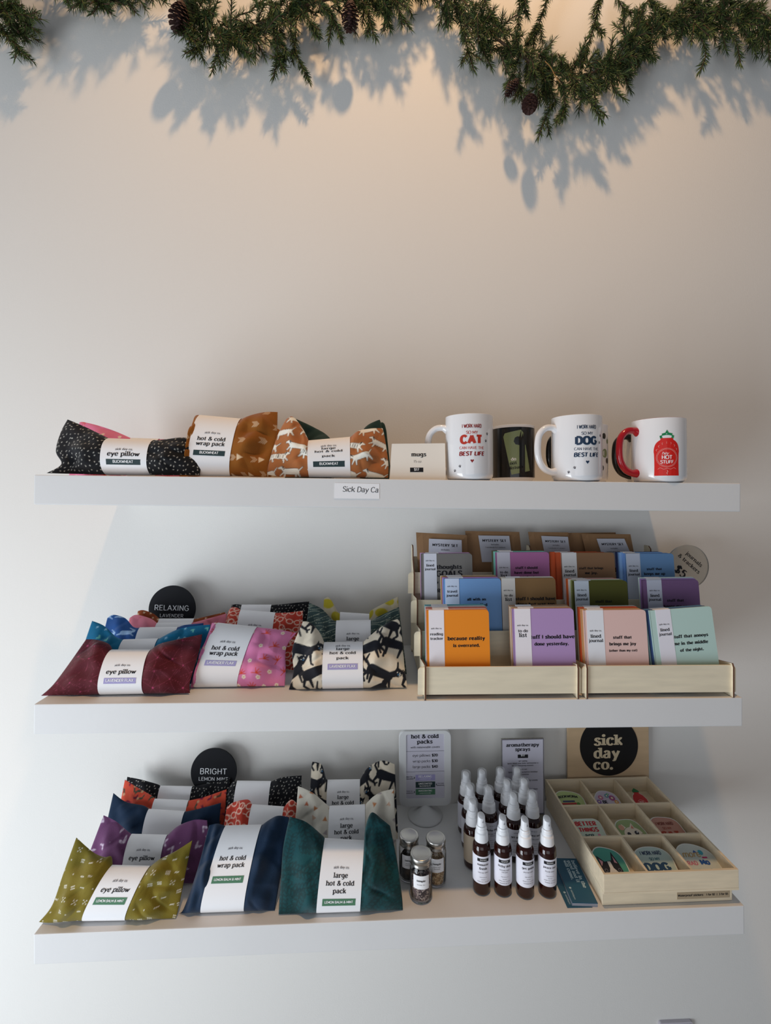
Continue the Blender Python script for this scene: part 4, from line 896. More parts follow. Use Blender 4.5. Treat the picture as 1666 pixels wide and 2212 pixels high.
def envelope(q, Y, lab, lq, label, zb):
    """q: photo points TL TR of the top edge; hangs down to the tier floor"""
    A = on_y(*q[0], Y); B = on_y(*q[1], Y); C_ = on_y(*q[2], Y); D = on_y(*q[3], Y); x0, z0 = A[0], sz(1, A[0])+zb
    root = empty('envelope', (x0, Y, z0), label, 'envelope', 'mystery set envelopes')
    P_ = [(D[0]-x0, .0), (C_[0]-x0, .0), (B[0]-x0, B[2]-z0), (A[0]-x0, A[2]-z0)]
    n = 8; v = []; f = []
    for s_ in (0, 1):
        for i in range(n+1):
            for j in range(n+1):
                u, w = i/n, j/n; x = (P_[0][0]*(1-u)+P_[1][0]*u)*(1-w)+(P_[3][0]*(1-u)+P_[2][0]*u)*w; z = (P_[3][1]*(1-u)+P_[2][1]*u)*w
                b = .0004+.0065*(max(0, 16*u*(1-u)*w*(1-w)))**.5
                v.append((x, (-b if s_ == 0 else b*.5), z))
    N = (n+1)**2
    for s_ in (0, 1):
        for i in range(n):
            for j in range(n):
                a = s_*N+i*(n+1)+j; f.append((a, a+n+1, a+n+2, a+1) if s_ == 0 else (a, a+1, a+n+2, a+n+1))
    mb = MB(); mb.add(v, f, M_kraft, False); mb.build('pouch', root)
    if lab:
        L4 = [on_y(*p, Y) for p in lq]; L4 = [(p[0]-x0, p[2]-z0) for p in L4]   # TL TR BR BL
        def g(u, v_, e=.0082): return ((L4[3][0]*(1-u)+L4[2][0]*u)*(1-v_)+(L4[0][0]*(1-u)+L4[1][0]*u)*v_, -e, (L4[3][1]*(1-u)+L4[2][1]*u)*(1-v_)+(L4[0][1]*(1-u)+L4[1][1]*u)*v_)
        mb = MB(); mb.prism(rect(0, 1, 0, 1), .0065, .008, mat('envelope_label', '#b9bac4', .7), lambda u, v_, w: g(u, v_, w))
        asp = (L4[1][0]-L4[0][0])/max(.001, L4[0][1]-L4[3][1])
        def tl(s_, vy, ww, th): mb.quads2([[(.5+(p[0]), vy+p[1]*asp) for p in q_] for q_ in text(s_, 0, 0, width=ww, serif=True, w=th, thin=th*.6)], g, M_ink)
        tl('MYSTERY SET', .80, .78, 1.7); tl('includes', .66, .26, .9); tl('1 notebook & 2 stickers', .55, .66, .9)
        mb.build('label', root)
EB = LB[3]+.0045
envelope([(899, 1150), (1009, 1156), (1012, 1300), (905, 1300)], -.052, True, [(926, 1163), (996, 1166), (998, 1232), (925, 1230)], 'brown envelope with MYSTERY SET label, first from the left', EB)
envelope([(1005, 1147), (1122, 1149), (1135, 1300), (1018, 1300)], -.040, True, [(1032, 1156), (1098, 1157), (1106, 1213), (1040, 1213)], 'brown envelope with MYSTERY SET label, above the magenta pink journal', EB)
envelope([(1141, 1149), (1228, 1150), (1245, 1300), (1160, 1300)], -.052, True, [(1167, 1157), (1224, 1159), (1232, 1215), (1178, 1215)], 'brown envelope with MYSTERY SET label, left of the narrow blank one', EB)
envelope([(1222, 1151), (1330, 1150), (1350, 1300), (1245, 1300)], -.044, False, None, 'brown envelope without visible label behind the rightmost labelled one', EB)
envelope([(1256, 1153), (1362, 1154), (1385, 1300), (1285, 1300)], -.058, True, [(1286, 1163), (1345, 1163), (1372, 1225), (1306, 1225)], 'brown envelope with MYSTERY SET label, furthest right', EB)
# round clear price sign beside the rack
Y = -.075; C_ = on_y(1484, 1224, Y); r = (on_y(1484+46, 1224, Y)-C_)[0]
root = empty('round_sign', (C_[0], Y, C_[2]-r), 'round clear plastic sign reading journals and trackers $5 behind the rack', 'sign')
M_acr = mat('frosted_acrylic', '#cfccc4', .25, spec=.5, trans=.75, ior=1.2)
mb = MB(); mb.prism(circle(0, r, r, 56), 0, .003, M_acr, lambda u, v, w: (u, -w, v), side=mat('acrylic_edge', '#8a929a', .2)); mb.build('disc', root)
mb = MB(); g = lambda u, v: (u, -.0033, v+r); a = -.72; ca, sa = math.cos(a), math.sin(a)
for t_, dx, dy, ww, th in (('journals', .30, .32, .95, 1.3), ('& trackers', .06, .12, 1.28, 1.3), ('$5', -.34, -.26, .60, 1.5)):
    mb.quads2(text(t_, r*dx+.0, r*dy, width=r*ww, w=th, thin=th*.55, rot=a), g, M_ink)
mb.build('lettering', root)
# its slim easel foot carries the disc above the shelf
zf = sz(1, C_[0])-(C_[2]-r); mb = MB(); mb.box(-.012, .012, .0, .003, zf+.0003, .012, M_acr); mb.box(-.02, .02, -.015, .02, zf+.0003, zf+.003, M_acr); mb.build('foot', root)

# ------------------------------------------------------------------ lowest shelf: signs
Y = -.045
A = on_y(862, 1578, Y); B = on_y(975, 1738, Y); w, h = B[0]-A[0], A[2]-B[2]; xc = (A[0]+B[0])/2; zs = sz(2, xc)
root = empty('price_sign', (xc, -.0415, zs), 'white framed price list for hot and cold packs on a cone base', 'sign')
zb = B[2]-zs; yo = Y+.0415
M_fr = mat('sign_frame', '#d2d2d2', .35, spec=.5); M_pp = mat('sign_paper', '#c3c0cc', .5)
mb = MB(); o1 = rrect(-w/2, w/2, zb, zb+h, .016, 7); o2 = rrect(-w/2+.0165, w/2-.0165, zb+.018, zb+h-.008, .004, 7); k = len(o1)
ins = .0055
fr = lambda y: [(p[0], yo+y, p[1]) for p in o1]; fi = lambda y: [(p[0], yo+y, p[1]) for p in o2]
v = [(p[0]*.985, yo-.004, (p[1]-zb-h/2)*.99+zb+h/2) for p in o1]+[(p[0], yo-.004, p[1]) for p in o2]+fi(-.001)+fr(-.001)+fr(.006)
f = []
for i in range(k):
    j = (i+1) % k; f += [(i, j, k+j, k+i), (k+i, k+j, 2*k+j, 2*k+i), (3*k+i, 3*k+j, j, i), (4*k+i, 4*k+j, 3*k+j, 3*k+i)]
f.append(tuple(4*k+i for i in range(k))); mb.add(v, f, M_fr); mb.build('frame', root)
mb = MB(); mb.box(-w/2+.014, w/2-.014, yo-.0018, yo-.001, zb+.015, zb+h-.006, M_pp)
g = lambda u, v: (u, yo-.0022, zb+v*h); gg = lambda u, v: (u, yo-.0025, zb+v*h)
def put(s_, cx, vy, ww, th=1.0, m=M_ink, serif=True, slant=0., fn=None):
    mb.quads2([[(p[0], p[1]) for p in q] for q in text(s_, cx*w, 0, width=ww*w, serif=serif, w=th, thin=th*.6, slant=slant)], (lambda u, v, F=(fn or g), b=vy: (F(u, b)[0], F(u, b)[1], F(u, b)[2]+v)), m)
put('hot & cold', 0, .915, .53, 1.5); put('packs', 0, .845, .30, 1.5); put('with removeable covers', 0, .775, .56, .9, slant=.2)
for t_, pr, vy in (('eye pillows', '$20', .665), ('wrap packs', '$30', .59), ('large packs', '$40', .515)):
    put(t_, -.07, vy, .34, .8, M_greyink, False); put(pr, .185, vy, .115, 1.5, M_ink, False)
mb.quads2([rect(-w*.37, w*.37, .7235, .7265), rect(-w*.37, w*.37, .4535, .4565)], g, M_greyink)
for k_, (t_, t2, bm) in enumerate((('RELAXING', 'LAVENDER FLAX', 'lav'), ('UNSCENTED', 'BUCKWHEAT', 'buck'), ('INVIGORATING', 'LEMON BALM & MINT', 'mint'))):
    c_ = .375-k_*.094; mb.quads2([rect(-w*.185, w*.19, c_-.039, c_+.039)], g, BADGE[bm][1]); put(t_, 0, c_+.012, .26, 1.1, M_white, False, fn=gg); put(t2, 0, c_-.019, .22, .8, M_white, False, fn=gg)
for s_, vy, t_, t2 in ((-.30, .375, 'Best for', 'relaxation'), (.30, .281, 'For scent', 'sensitivity'), (-.30, .187, 'Great for', 'headaches')):
    put(t_, s_, vy+.012, .12, 1.2); put(t2, s_, vy-.014, .15, 1.2)
    x = -.197*w if s_ < 0 else .203*w; d = 1 if s_ < 0 else -1; mb.quads2([[(x, vy), (x-.0022*d, vy+.018), (x-.0022*d, vy-.018)]], g, M_ink)
mb.build('printed_sheet', root)
mb = MB(); R_ = .0395
mb.lathe([(0, .0003), (R_, .0003), (R_+.001, .002), (R_+.0005, .004), (R_*.93, .0062), (R_*.6, .0155), (R_*.33, .023), (.007, .030), (.0045, .034), (.0035, .048)], M_fr, 48)
mb.build('cone_base', root)
mb = MB(); mb.tube([(0, .001, .036), (0, .0055, .05), (0, .0065, .075)], .0035, M_fr, 10); mb.build('stem', root)

# aromatherapy sign in an acrylic holder
Y = -.050; A = on_y(1083, 1596, Y); B = on_y(1175, 1742, Y); w, h = B[0]-A[0], A[2]-B[2]
zs = sz(2, A[0]); zb = 0.0006; h = A[2]-zs-.0006
root = empty('acrylic_sign', (A[0], Y, zs), 'clear acrylic holder with aromatherapy sprays price sheet on the lowest shelf', 'sign')
mb = MB(); mb.box(0, w, -.002, -.0005, zb, zb+h, M_acr); mb.box(0, w, .0015, .003, zb, zb+h, M_acr); mb.box(0, w, -.04, -.002, zb, zb+.0025, M_acr); mb.build('holder', root)
mb = MB(); mb.box(.002, w-.002, -.0028, -.0022, zb+.004, zb+h-.002, M_pp)
mb.quads2([rect(0, w, zb+h-.0012, zb+h), rect(0, .0008, zb, zb+h), rect(w-.0012, w, zb, zb+h), rect(0, w, zb+.0035, zb+.0055)], lambda u, v: (u, -.0031, v), mat('edge_line', '#6d6a78', .4))
g = lambda u, v: (u, -.0033, v)
def put2(s_, py, ww, th=1.2, m=M_ink, e=0., cx=.5, serif=True):
    z_ = on_y(1128, py, Y-.0033)[2]-zs; mb.quads2(text(s_, w*cx, z_, width=w*ww, w=th, thin=th*.6, serif=serif), lambda u, v: (u, -.0033-e, v), m)
put2('aromatherapy', 1610, .78, 1.5); put2('sprays', 1619.5, .36, 1.5)
z_ = on_y(1128, 1632, Y)[2]-zs; mb.quads2([rect(w*.38, w*.62, z_-.004, z_+.004)], g, M_ink); put2('$12', 1632, .1, 1.1, M_white, .0004)
for t_, py, ww in (('get going', 1644, .2), ('Spray about your body and breathe in', 1649, .74), ('for an energizing moment.', 1654, .52), ('peace out', 1662, .2), ('Spritz your pillow before bedtime', 1668, .7), ('for relaxation.', 1673, .3), ('itchy dog', 1680, .2), ('Spray on dry or itchy coats', 1686, .7), ('namast-fresh', 1698, .25), ('Mist over your mat after class', 1705, .7)): put2(t_, py, ww, 1.0)
mb.build('printed_sheet', root)

# vial with paper test strips
P = on_s(1070, 1716, 2); Y = P[1]+.011; P = on_y(1068, 1690, Y); zs = sz(2, P[0])
root = empty('glass_vial', (P[0], Y, zs+.0004), 'small clear glass jar holding paper test strips behind the spray bottles', 'jar')
mb = MB(); mb.lathe([(0, 0), (.0115, 0), (.0125, .002), (.0125, .034), (.0105, .038), (.011, .046), (.0098, .046), (.0095, .038), (.0113, .033), (.0113, .003), (0, .002)], M_glass, 28); mb.build('vial', root)
for k, (tx, ty, bx_) in enumerate(((1064, 1611, -3), (1068, 1613, -1), (1072, 1615, 1), (1079, 1612, 3), (1082, 1616, 4))):
    T_ = on_y(tx, ty, Y+.004); b = (P[0]+bx_*.0012, Y-.004+k*.002, zs+.006); mb = MB(); t = (T_[0], Y+.002+k*.0012, T_[2]); wd = .0028
    mb.add([(b[0]-wd, b[1], b[2]), (b[0]+wd, b[1], b[2]), (t[0]+wd, t[1], t[2]-.004), (t[0]-wd+.001, t[1], t[2]), (b[0]-wd, b[1]+.0006, b[2]), (b[0]+wd, b[1]+.0006, b[2]), (t[0]+wd, t[1]+.0006, t[2]-.004), (t[0]-wd+.001, t[1]+.0006, t[2])],
        [(0, 1, 2, 3), (7, 6, 5, 4), (0, 4, 5, 1), (1, 5, 6, 2), (2, 6, 7, 3), (3, 7, 4, 0)], M_paper)
    o = mb.build('test_strip'); tag(o, 'white paper test strip standing in the small glass jar', 'paper strip', 'paper test strips')

# ------------------------------------------------------------------ spray bottles
def bottle(x, y, H, label, names, tester, rot=0., lid=False, tint='#dcdbe6', cream=False, grp='amber spray bottles'):
    R = .0166 if tester else .0185
    root = empty('spray_bottle', (x, y, sz(2, x)+.0004), label, 'spray bottle', grp, rz=0)
    to = math.atan2(CAM[1]-y, CAM[0]-x)+rot
    Hb = H-.048          # shoulder top
    mb = MB(); mb.lathe([(0, .001), (R*.8, 0), (R*.95, .002), (R, .006), (R, Hb-.014), (R*.95, Hb-.007), (R*.78, Hb-.002), (R*.58, Hb), (.009, Hb+.002), (.009, Hb+.008)], M_amber, 40); mb.build('bottle', root)
    mb = MB(); lv = Hb-(.020 if tester else .012); mb.lathe([(0, .003), (R*.9, .003), (R*.93, .008), (R*.93, lv), (0, lv)], M_liquid, 32); mb.build('liquid', root)
    # label wraps the front
    l0, l1 = (.030, Hb-.024) if tester else (.018, Hb-.016)
    if tester: l0, l1 = H*.165, H*.52
    else: l0, l1 = H*.11, H*.52
    lm = mat('bottle_label', '#e2e1ea', .6) if not cream else mat('bottle_label_kraft', '#b5a48e', .7)
    mb = MB(); n = 26; half = 2.0; e = .00025
    vs = [((R+e)*math.cos(to+(-half+2*half*i/n)), (R+e)*math.sin(to+(-half+2*half*i/n)), z) for z in (l0, l1) for i in range(n+1)]
    mb.add(vs, [(i, i+1, n+2+i, n+1+i) for i in range(n)], lm, True)
    fn = lambda u, v, q=.0005: ((R+q)*math.cos(to+u/R), (R+q)*math.sin(to+u/R), l0+v)
    hh = l1-l0; t0 = hh*.86
    if tester:
        mb.quads2(strip(-.0095, .0125, hh*.82, hh*.93), fn, M_ink); mb.quads2(text('TESTER', .0015, hh*.875, width=.0125, w=1.1, thin=.8), lambda u, v: fn(u, v, .0008), M_white); yy = hh*.70
    else: mb.quads2(text('sick day co.', .001, hh*.88, width=.013, w=1.1, thin=.7, arc=.6), fn, M_greyink); yy = hh*.72
    for t_, ww in names[0]: mb.quads2(text(t_, .0015, yy, width=ww, w=1.4, thin=.65), fn, M_ink); yy -= hh*.145
    yy -= hh*.0
    for t_, ww in names[1]: mb.quads2(text(t_, .0015, yy, width=ww, w=.8, thin=.7, serif=False), fn, M_greyink); yy -= hh*.075
    mb.quads2([rect(-.005, .008, yy, yy+.0002)], fn, M_greyink); yy -= hh*.09
    for t_, ww in (('shake before use', .014), ('ingredients', .008), ('distilled water, witch hazel', .022), ('essential oils 2 oz', .019)):
        if yy > hh*.05: mb.quads2(text(t_, .0015, yy, width=ww, w=.9, thin=.7), fn, M_greyink)
        yy -= hh*.08
    mb.build('label', root)
    z0 = Hb+.001; s = (H-z0)/.047; r1 = R*.74
    mb = MB()
    cp = [[(r1*.9, z0-.0012), (r1*1.05, z0-.0004)], [(r1*1.05, z0-.0004), (r1*.98, z0+.0135*s)], [(r1*.98, z0+.0135*s), (r1*.95, z0+.0148*s), (r1*.82, z0+.0162*s)], [(r1*.82, z0+.0162*s), (r1*.80, z0+.0195*s)], [(r1*.80, z0+.0195*s), (r1*.84, z0+.0205*s), (r1*.84, z0+.0222*s), (r1*.78, z0+.0232*s)], [(r1*.78, z0+.0232*s), (r1*.74, z0+.027*s)], [(r1*.74, z0+.027*s), (r1*.5, z0+.028*s)]]
    for q_ in cp: mb.lathe(q_, M_cap, 36)
    mb.build('collar', root)
    ra = r1*(.60 if tester else .54); top = H-(0 if tester else .0015)
    # actuator with slanted top
    n = 28; zs_ = [z0+.029*s, top-.002]; v = []; f = []
    lv = [(1.06, z0+.0275*s, 0), (1.0, z0+.035*s, 0), (.93, top-.0030, 1), (.90, top-.0022, 1), (.84, top-.0019, 1)]
    for q, z, sl in lv:
        for i in range(n):
            a_ = 2*math.pi*i/n; v.append((ra*q*math.cos(a_), ra*q*math.sin(a_), z-(sl*.0028*math.cos(a_-to-.3))))
    for j in range(len(lv)-1):
        for i in range(n): f.append((j*n+i, j*n+(i+1) % n, (j+1)*n+(i+1) % n, (j+1)*n+i))
    f.append(tuple((len(lv)-1)*n+i for i in range(n)))
    mb = MB(); mb.add(v, f, M_cap, True)
    o = mb.build('spray_button', root)
    if tester:
        a_ = to+.30; c_ = Vector((ra*.97*math.cos(a_), ra*.97*math.sin(a_), top-.010)); d = Vector((math.cos(a_), math.sin(a_), 0)); tt = Vector((-d.y, d.x, 0))
        mb = MB(); mb.add([tuple(c_+d*.0012+tt*.0018*math.cos(k*.6283)+Vector((0, 0, 1))*.0018*math.sin(k*.6283)) for k in range(10)], [tuple(range(10))], mat('nozzle_grey', '#a8a8ae', .4)); mb.build('nozzle', o)
    else:
        mb = MB(); rc = r1*.80; mb.lathe([(rc, z0+.022*s), (rc*.96, top-.001), (rc*.88, top+.0018), (rc*.6, top+.0030), (0, top+.0034)], M_clear, 28); mb.build('clear_overcap', root)
    return root
TN = [(('namaste', .0215), ('fresh', .015)), (('itchy dog', .024),), (('get going', .024),), (('peace out', .024),)]
TS = [(('YOGA MAT SPRAY', .020),), (('SOOTHING SPRAY', .020), ('FOR DOGS', .011)), (('UPLIFTING SPRAY', .020),), (('PILLOW SPRAY', .018),)]
TL_ = ['tester spray bottle labelled namaste fresh, first of the front row', 'tester spray bottle labelled itchy dog, in the front row', 'tester spray bottle labelled get going, in the front row', 'tester spray bottle labelled peace out, last of the front row']
for k, (bx_, by_, tx_, ty_) in enumerate(((1041, 1938, 1038, 1759), (1087, 1941, 1084, 1763), (1135, 1946, 1131, 1767), (1183, 1944, 1181, 1766))):
    P = on_s(bx_, by_, 2); Yb = P[1]+.0166; Q = on_y(bx_-.5, by_-80, Yb)
    bottle(Q[0], Yb, on_y(tx_, ty_, Yb)[2]-sz(2, Q[0]), TL_[k], (TN[k], TS[k]), True, rot=(.10, .12, .32, .22)[k], grp='tester bottles in front')
BH = .1318
caps = [(1006.9, 1668, 0, 'at the far left back corner of the group'), (1015.5, 1696, 0, 'second from the front in the left column'), (1021, 1727, 0, 'with a tan label at the front of the left column'),
  (1041.6, 1664, 1, 'standing left of the vial of paper strips'), (1056, 1701, 1, 'behind the itchy dog tester'),
  (1081.5, 1661, 2, 'standing right of the vial of paper strips'), (1095.5, 1686, 2, 'in the middle of the get going column'), (1109.5, 1714, 2, 'behind the get going tester'),
  (1117.6, 1660, 3, 'furthest back in front of the aromatherapy sign'), (1132.8, 1684, 3, 'in the middle of the right column'), (1150, 1711, 3, 'behind the peace out tester')]
for px_, py_, k, where in caps:
    P = on_s(px_, py_, 2, BH); cr_ = (where.startswith('with a tan'))
    P[1] = min(P[1], -.0195-.0015)
    bottle(P[0], P[1], BH, 'capped amber spray bottle '+where, (TN[k], TS[k]), False, rot=(.55, .35, .3, .15)[k], cream=cr_, grp='capped spray bottles behind')

# ------------------------------------------------------------------ sample jars
def grain(name, a, b, c): 
    if name in _mc: return _mc[name]
    m = mat(name, a, .8, bump=1., bump_scale=500); nt = m.node_tree; bs = nt.nodes['Principled BSDF']
    vo = nt.nodes.new('ShaderNodeTexVoronoi'); vo.inputs['Scale'].default_value = 420; tc = nt.nodes.new('ShaderNodeTexCoord'); nt.links.new(tc.outputs['Object'], vo.inputs['Vector'])
    r = nt.nodes.new('ShaderNodeValToRGB'); r.color_ramp.interpolation = 'CONSTANT'; el = r.color_ramp.elements
    el[0].color = (*lin(a), 1); el[1].position = .45; el[1].color = (*lin(b), 1); e = el.new(.75); e.color = (*lin(c), 1)
    sp_ = nt.nodes.new('ShaderNodeSeparateColor'); nt.links.new(vo.outputs['Color'], sp_.inputs[0]); nt.links.new(sp_.outputs[0], r.inputs[0]); nt.links.new(r.outputs[0], bs.inputs['Base Color']); return m
def jar(px, py, ptop, R, label, fill, rows, rot):
    P = on_s(px, py, 2); Y = P[1]+R; Q = on_y(px, py-50, Y); x = Q[0]; zs = sz(2, x)
    H = on_y(px, ptop, Y+R)[2]-zs
    root = empty('sample_jar', (x, Y, zs+.0004), label, 'jar', 'glass sample jars')
    to = math.atan2(CAM[1]-Y, CAM[0]-x)+rot; Hg = H-.019
    mb = MB(); mb.lathe([(0, .0015), (R*.82, 0), (R*.96, .002), (R, .006), (R, Hg-.006), (R*.93, Hg-.001), (R*.84, Hg+.002), (R*.84, Hg+.012), (R*.78, Hg+.012), (R*.78, Hg+.002), (R*.88, Hg-.003), (R*.93, Hg-.008), (R*.93, .007), (R*.85, .0035), (0, .0035)], M_glass, 40); mb.build('glass_body', root)
    mb = MB(); n = 40; prof = [(0, .004)]+[(R*.90*min(1, .9+.02*i), .0042+.004*i) for i in range(int((Hg-.022)/.004))]; zt = prof[-1][1]; prof += [(R*.8, zt+.002), (0, zt+.003)]
    mb.lathe(prof, fill, 36); mb.v = [(a+.0003*math.sin(a*9000+c*7000), b+.0003*math.cos(b*8000+c*5000), c+(.0012*math.sin(a*900)*math.cos(b*700) if c > zt-.001 else 0)) for a, b, c in mb.v]; mb.build('filling', root)
    mb = MB(); z0 = Hg+.001; mb.lathe([(R*.90, z0), (R*.93, z0+.001), (R*.86, z0+.003), (R*.90, z0+.0055), (R*.87, z0+.0075), (R*.95, z0+.009), (R*.97, z0+.0105), (R*.97, z0+.0145), (R*.94, z0+.017), (R*.84, z0+.0178), (R*.80, z0+.0168), (R*.72, z0+.0172), (0, z0+.0172)], M_chrome, 44); mb.build('lid', root)
    l0, l1 = H*.36, H*.66; half = .72; e = .0003; n = 16
    mb = MB(); vs = [((R+e)*math.cos(to-half+2*half*i/n), (R+e)*math.sin(to-half+2*half*i/n), z) for z in (l0, l1) for i in range(n+1)]
    mb.add(vs, [(i, i+1, n+2+i, n+1+i) for i in range(n)], M_paper, True)
    fn = lambda u, v: ((R+.0006)*math.cos(to+u/R), (R+.0006)*math.sin(to+u/R), l0+(l1-l0)*v[0]+v[1] if isinstance(v, tuple) else v)
    for t_, vy, ww, th, m in [('sample', .62, .0165, 1.4, M_ink)]+rows: 
        for q in text(t_, 0, 0, width=ww, w=th, thin=th*.6): mb.add([((R+.0006)*math.cos(to+u/R), (R+.0006)*math.sin(to+u/R), l0+(l1-l0)*vy+v_) for u, v_ in q], [tuple(range(len(q)))], m)
    mb.build('label', root)
f1 = grain('lavender_flax_mix', '#3a3038', '#6d5a5c', '#b5a49a'); f2 = grain('buckwheat_hulls', '#1d1815', '#2e2622', '#3d332c'); f3 = grain('mint_mix', '#a08058', '#7a5c3c', '#c9b088')
jar(884, 1911, 1786, .0200, 'small glass sample jar of dark hulls, rear left of the three', f2, [('unscented', .40, .014, .8, M_greyink), ('buckwheat', .26, .014, .8, M_greyink)], .0)
jar(942, 1921, 1791, .0200, 'small glass sample jar of tan grains, rear right of the three', f3, [('lemon mint', .40, .014, .8, M_greyink), ('flaxseed', .26, .012, .8, M_greyink)], .1)
jar(910, 1957, 1823, .0212, 'small glass sample jar of lavender flax standing in front of the other two', f1, [('lavender flax', .33, .015, .8, M_greyink)], 0)

# ------------------------------------------------------------------ business cards
M_bc = mat('card_blue', '#2a5a74', .4, spec=.4)
def card(cx, cy, ang, z, label, side, top):
    k = .052
    root = empty('business_card', (cx, cy, sz(2, cx)+z), label, 'business card', 'teal business cards', rz=ang)
    mb = MB(); mb.box(-.023, .023, -k, k, 0, .0006, M_bc if top else mat('card_edge', '#c9c4cc', .6)); mb.box(-.023, .023, -k, k, .0006, .0008, M_bc)
    if top:
        f = lambda u, v: (v, -u, .0010)   # text runs down the card
        for t_, off, ww in (('believe in the', .0125, .066), ('good and it', .0045, .054), ('will come.', -.0035, .048)):
            mb.quads2(text(t_, -.046+ww/2, off, width=ww, w=1.7, thin=1.0), f, mat('card_letters', '#b8cfd8', .5))
        mb.quads2([circle(.020, -.0155, .0022, 12)], f, mat('card_letters', '#b8cfd8')); mb.quads2(text('@sickdayco', .035, -.0155, width=.021, w=1.1, thin=.8, serif=False), f, mat('card_letters', '#b8cfd8'))
    mb.build('card', root)
A = on_s(1206, 1849, 2); B = on_s(1240, 1853, 2); C_ = on_s(1300, 1950, 2)
for k in range(6): card(.3478, -.2425+k*.0002, -.085+.004*k, .0001+k*.0011, ['bottom', 'second', 'third', 'fourth', 'fifth', 'top'][k]+' teal business card of the small pile beside the wooden tray' if k else 'bottom teal business card of the small pile beside the wooden tray', 1, k == 5)
card(.3345, -.2440, -.02, .0001, 'teal business card sticking out left of the small pile', 1, True)

# ------------------------------------------------------------------ wooden sticker tray on a shallow box
TX0, TX1, TY0, TY1 = .3745, .6265, -.3035, -.0225; ang = 0.0; tz = sz(2, .5)
M_lw = mat('light_wood', '#e0cfb2', .6, spec=.3, noise_amt=.07, noise_scale=16, grain=(1, 8, 8))
root = empty('wooden_box', (TX0, TY0, sz(2, TX0)+.0006), 'shallow wooden box under the sticker tray with a waterproof stickers label', 'box', rot=(0, -math.atan(ST[2]), 0))
w, d = TX1-TX0, TY1-TY0; b0 = .027
mb = MB(); mb.box(.002, w-.005, .010, d-.001, 0, b0-.0005, M_lw, bev=.0008); mb.build('box_body', root)
mb = MB(); mb.box(w*.565, w-.010, .0094, .010, .006, .020, mat('clear_label', '#a8957a', .4)); g = lambda u, v: (u, .0092, v)
mb.quads2(text('Waterproof stickers', w*.665, .0125, width=w*.19, w=1.4, thin=1, serif=False), g, M_ink); mb.quads2(text('1 for $2  |  3 for $5', w*.865, .0125, width=w*.165, w=1.4, thin=1, serif=False), g, M_ink); mb.build('label', root)
root = empty('sticker_tray', (TX0, TY0, sz(2, TX0)+.0008+b0), 'pale wooden tray with nine compartments of stickers on the lowest shelf', 'tray', rot=(0, -math.atan(ST[2]), 0))
wt = .0045; th_ = .0375
mb = MB(); mb.box(0, w, 0, d, 0, .004, M_lw); mb.build('floor_panel', root)
for a in ((0, w, 0, wt), (0, w, d-wt, d), (0, wt, wt, d-wt), (w-wt, w, wt, d-wt)):
    mb = MB(); mb.box(a[0], a[1], a[2], a[3], .004, th_, M_lw, bev=.0007); mb.build('wall_panel', root)
cw_, cd_ = w/3, d/3
for k in (1, 2):
    mb = MB(); mb.box(wt, w-wt, cd_*k-wt/2, cd_*k+wt/2, .004, th_-.0015, M_lw, bev=.0005); mb.build('divider', root)
    mb = MB()
    for j in range(3): mb.box(cw_*k-wt/2, cw_*k+wt/2, max(wt, cd_*j+wt/2), min(d-wt, cd_*(j+1)-wt/2), .004, th_-.0015, M_lw, bev=.0005)
    mb.build('divider', root)
def blob(w_, h_, seed, sq=.6):
    r = random.Random(seed); ph = [r.uniform(0, 6.28) for _ in range(3)]; o = []
    for i in range(48):
        t = i/48*6.283; c, s = math.cos(t), math.sin(t); rr = 1/((abs(c)**(2/sq)+abs(s)**(2/sq))**(sq/2)); rr *= 1+.025*math.sin(3*t+ph[0])+.02*math.sin(5*t+ph[1])
        o.append((w_/2*rr*c, h_/2*rr*s))
    return o
C2 = lambda h: mat('sticker_'+h.lstrip('#'), h, .45, spec=.4)
def sticker(i, j, outline, base, label, deco, dx=0., rot=0., up=.0):
    cx = TX0+cw_*(i+.5)+dx; y0 = TY0+cd_*j+wt/2+(.006 if j else .008); a = math.radians(17)
    root = empty('sticker', (cx, y0, sz(2, cx)+.001+b0+.0046), label, 'sticker', 'stickers in the wooden tray', rot=(a, 0, 0))
    hh = -min(p[1] for p in outline); f = lambda u, v, e: (u, v+hh, e)
    mb = MB(); mb.prism([(p[0]*1.06, p[1]*1.05) for p in outline], 0, .0004, C2('#dfe0da'), f); mb.prism(outline, .0004, .0007, C2(base), f)
    def fill(q, c, e=0.): mb.quads2(q, lambda u, v: f(u, v, .0009+e), C2(c))
    deco(fill); mb.build('sticker_face', root)
T2 = lambda s_, x, y, w_, th=1.6, rot=0, arc=0, serif=False, slant=0, tall=1.: text(s_, x, y, width=w_, w=th, thin=th*.75, serif=serif, rot=rot, arc=arc, slant=slant, tall=tall)
def d_book(F): F(T2('BOOKWORM', 0, .017, .046, 1.9, arc=2.6), '#222a2a'); F([rect(-.016, .012, .003, .007)], '#38456e'); F([rect(-.020, .014, -.003, .0015)], '#b23a3a'); F([rect(-.018, .012, -.009, -.0045)], '#e0d8c8'); F([circle(.018, -.002, .004)], '#5a8a3c')
sticker(0, 2, blob(.066, .062, 1, .8), '#b3c687', 'pale green bookworm sticker in the back left compartment', d_book, dx=-.004)
def d_happy(F):
    for x, y, r, c in ((-.012, .014, .006, '#c87aa0'), (.004, .018, .005, '#6a9ab0'), (.014, .012, .007, '#b05a90'), (.02, .002, .005, '#e0a060'), (-.02, .004, .005, '#8a6ab0'), (.008, .022, .003, '#5aa08a')): F([circle(x, y, r, 12)], c); F([circle(x, y, r*.4, 8)], '#f0e2c0', .0002)
    F(T2('BE', -.006, .002, .012, 2), '#2c2a3a'); F(T2('HAPPY', -.002, -.008, .03, 1.8), '#2c2a3a')
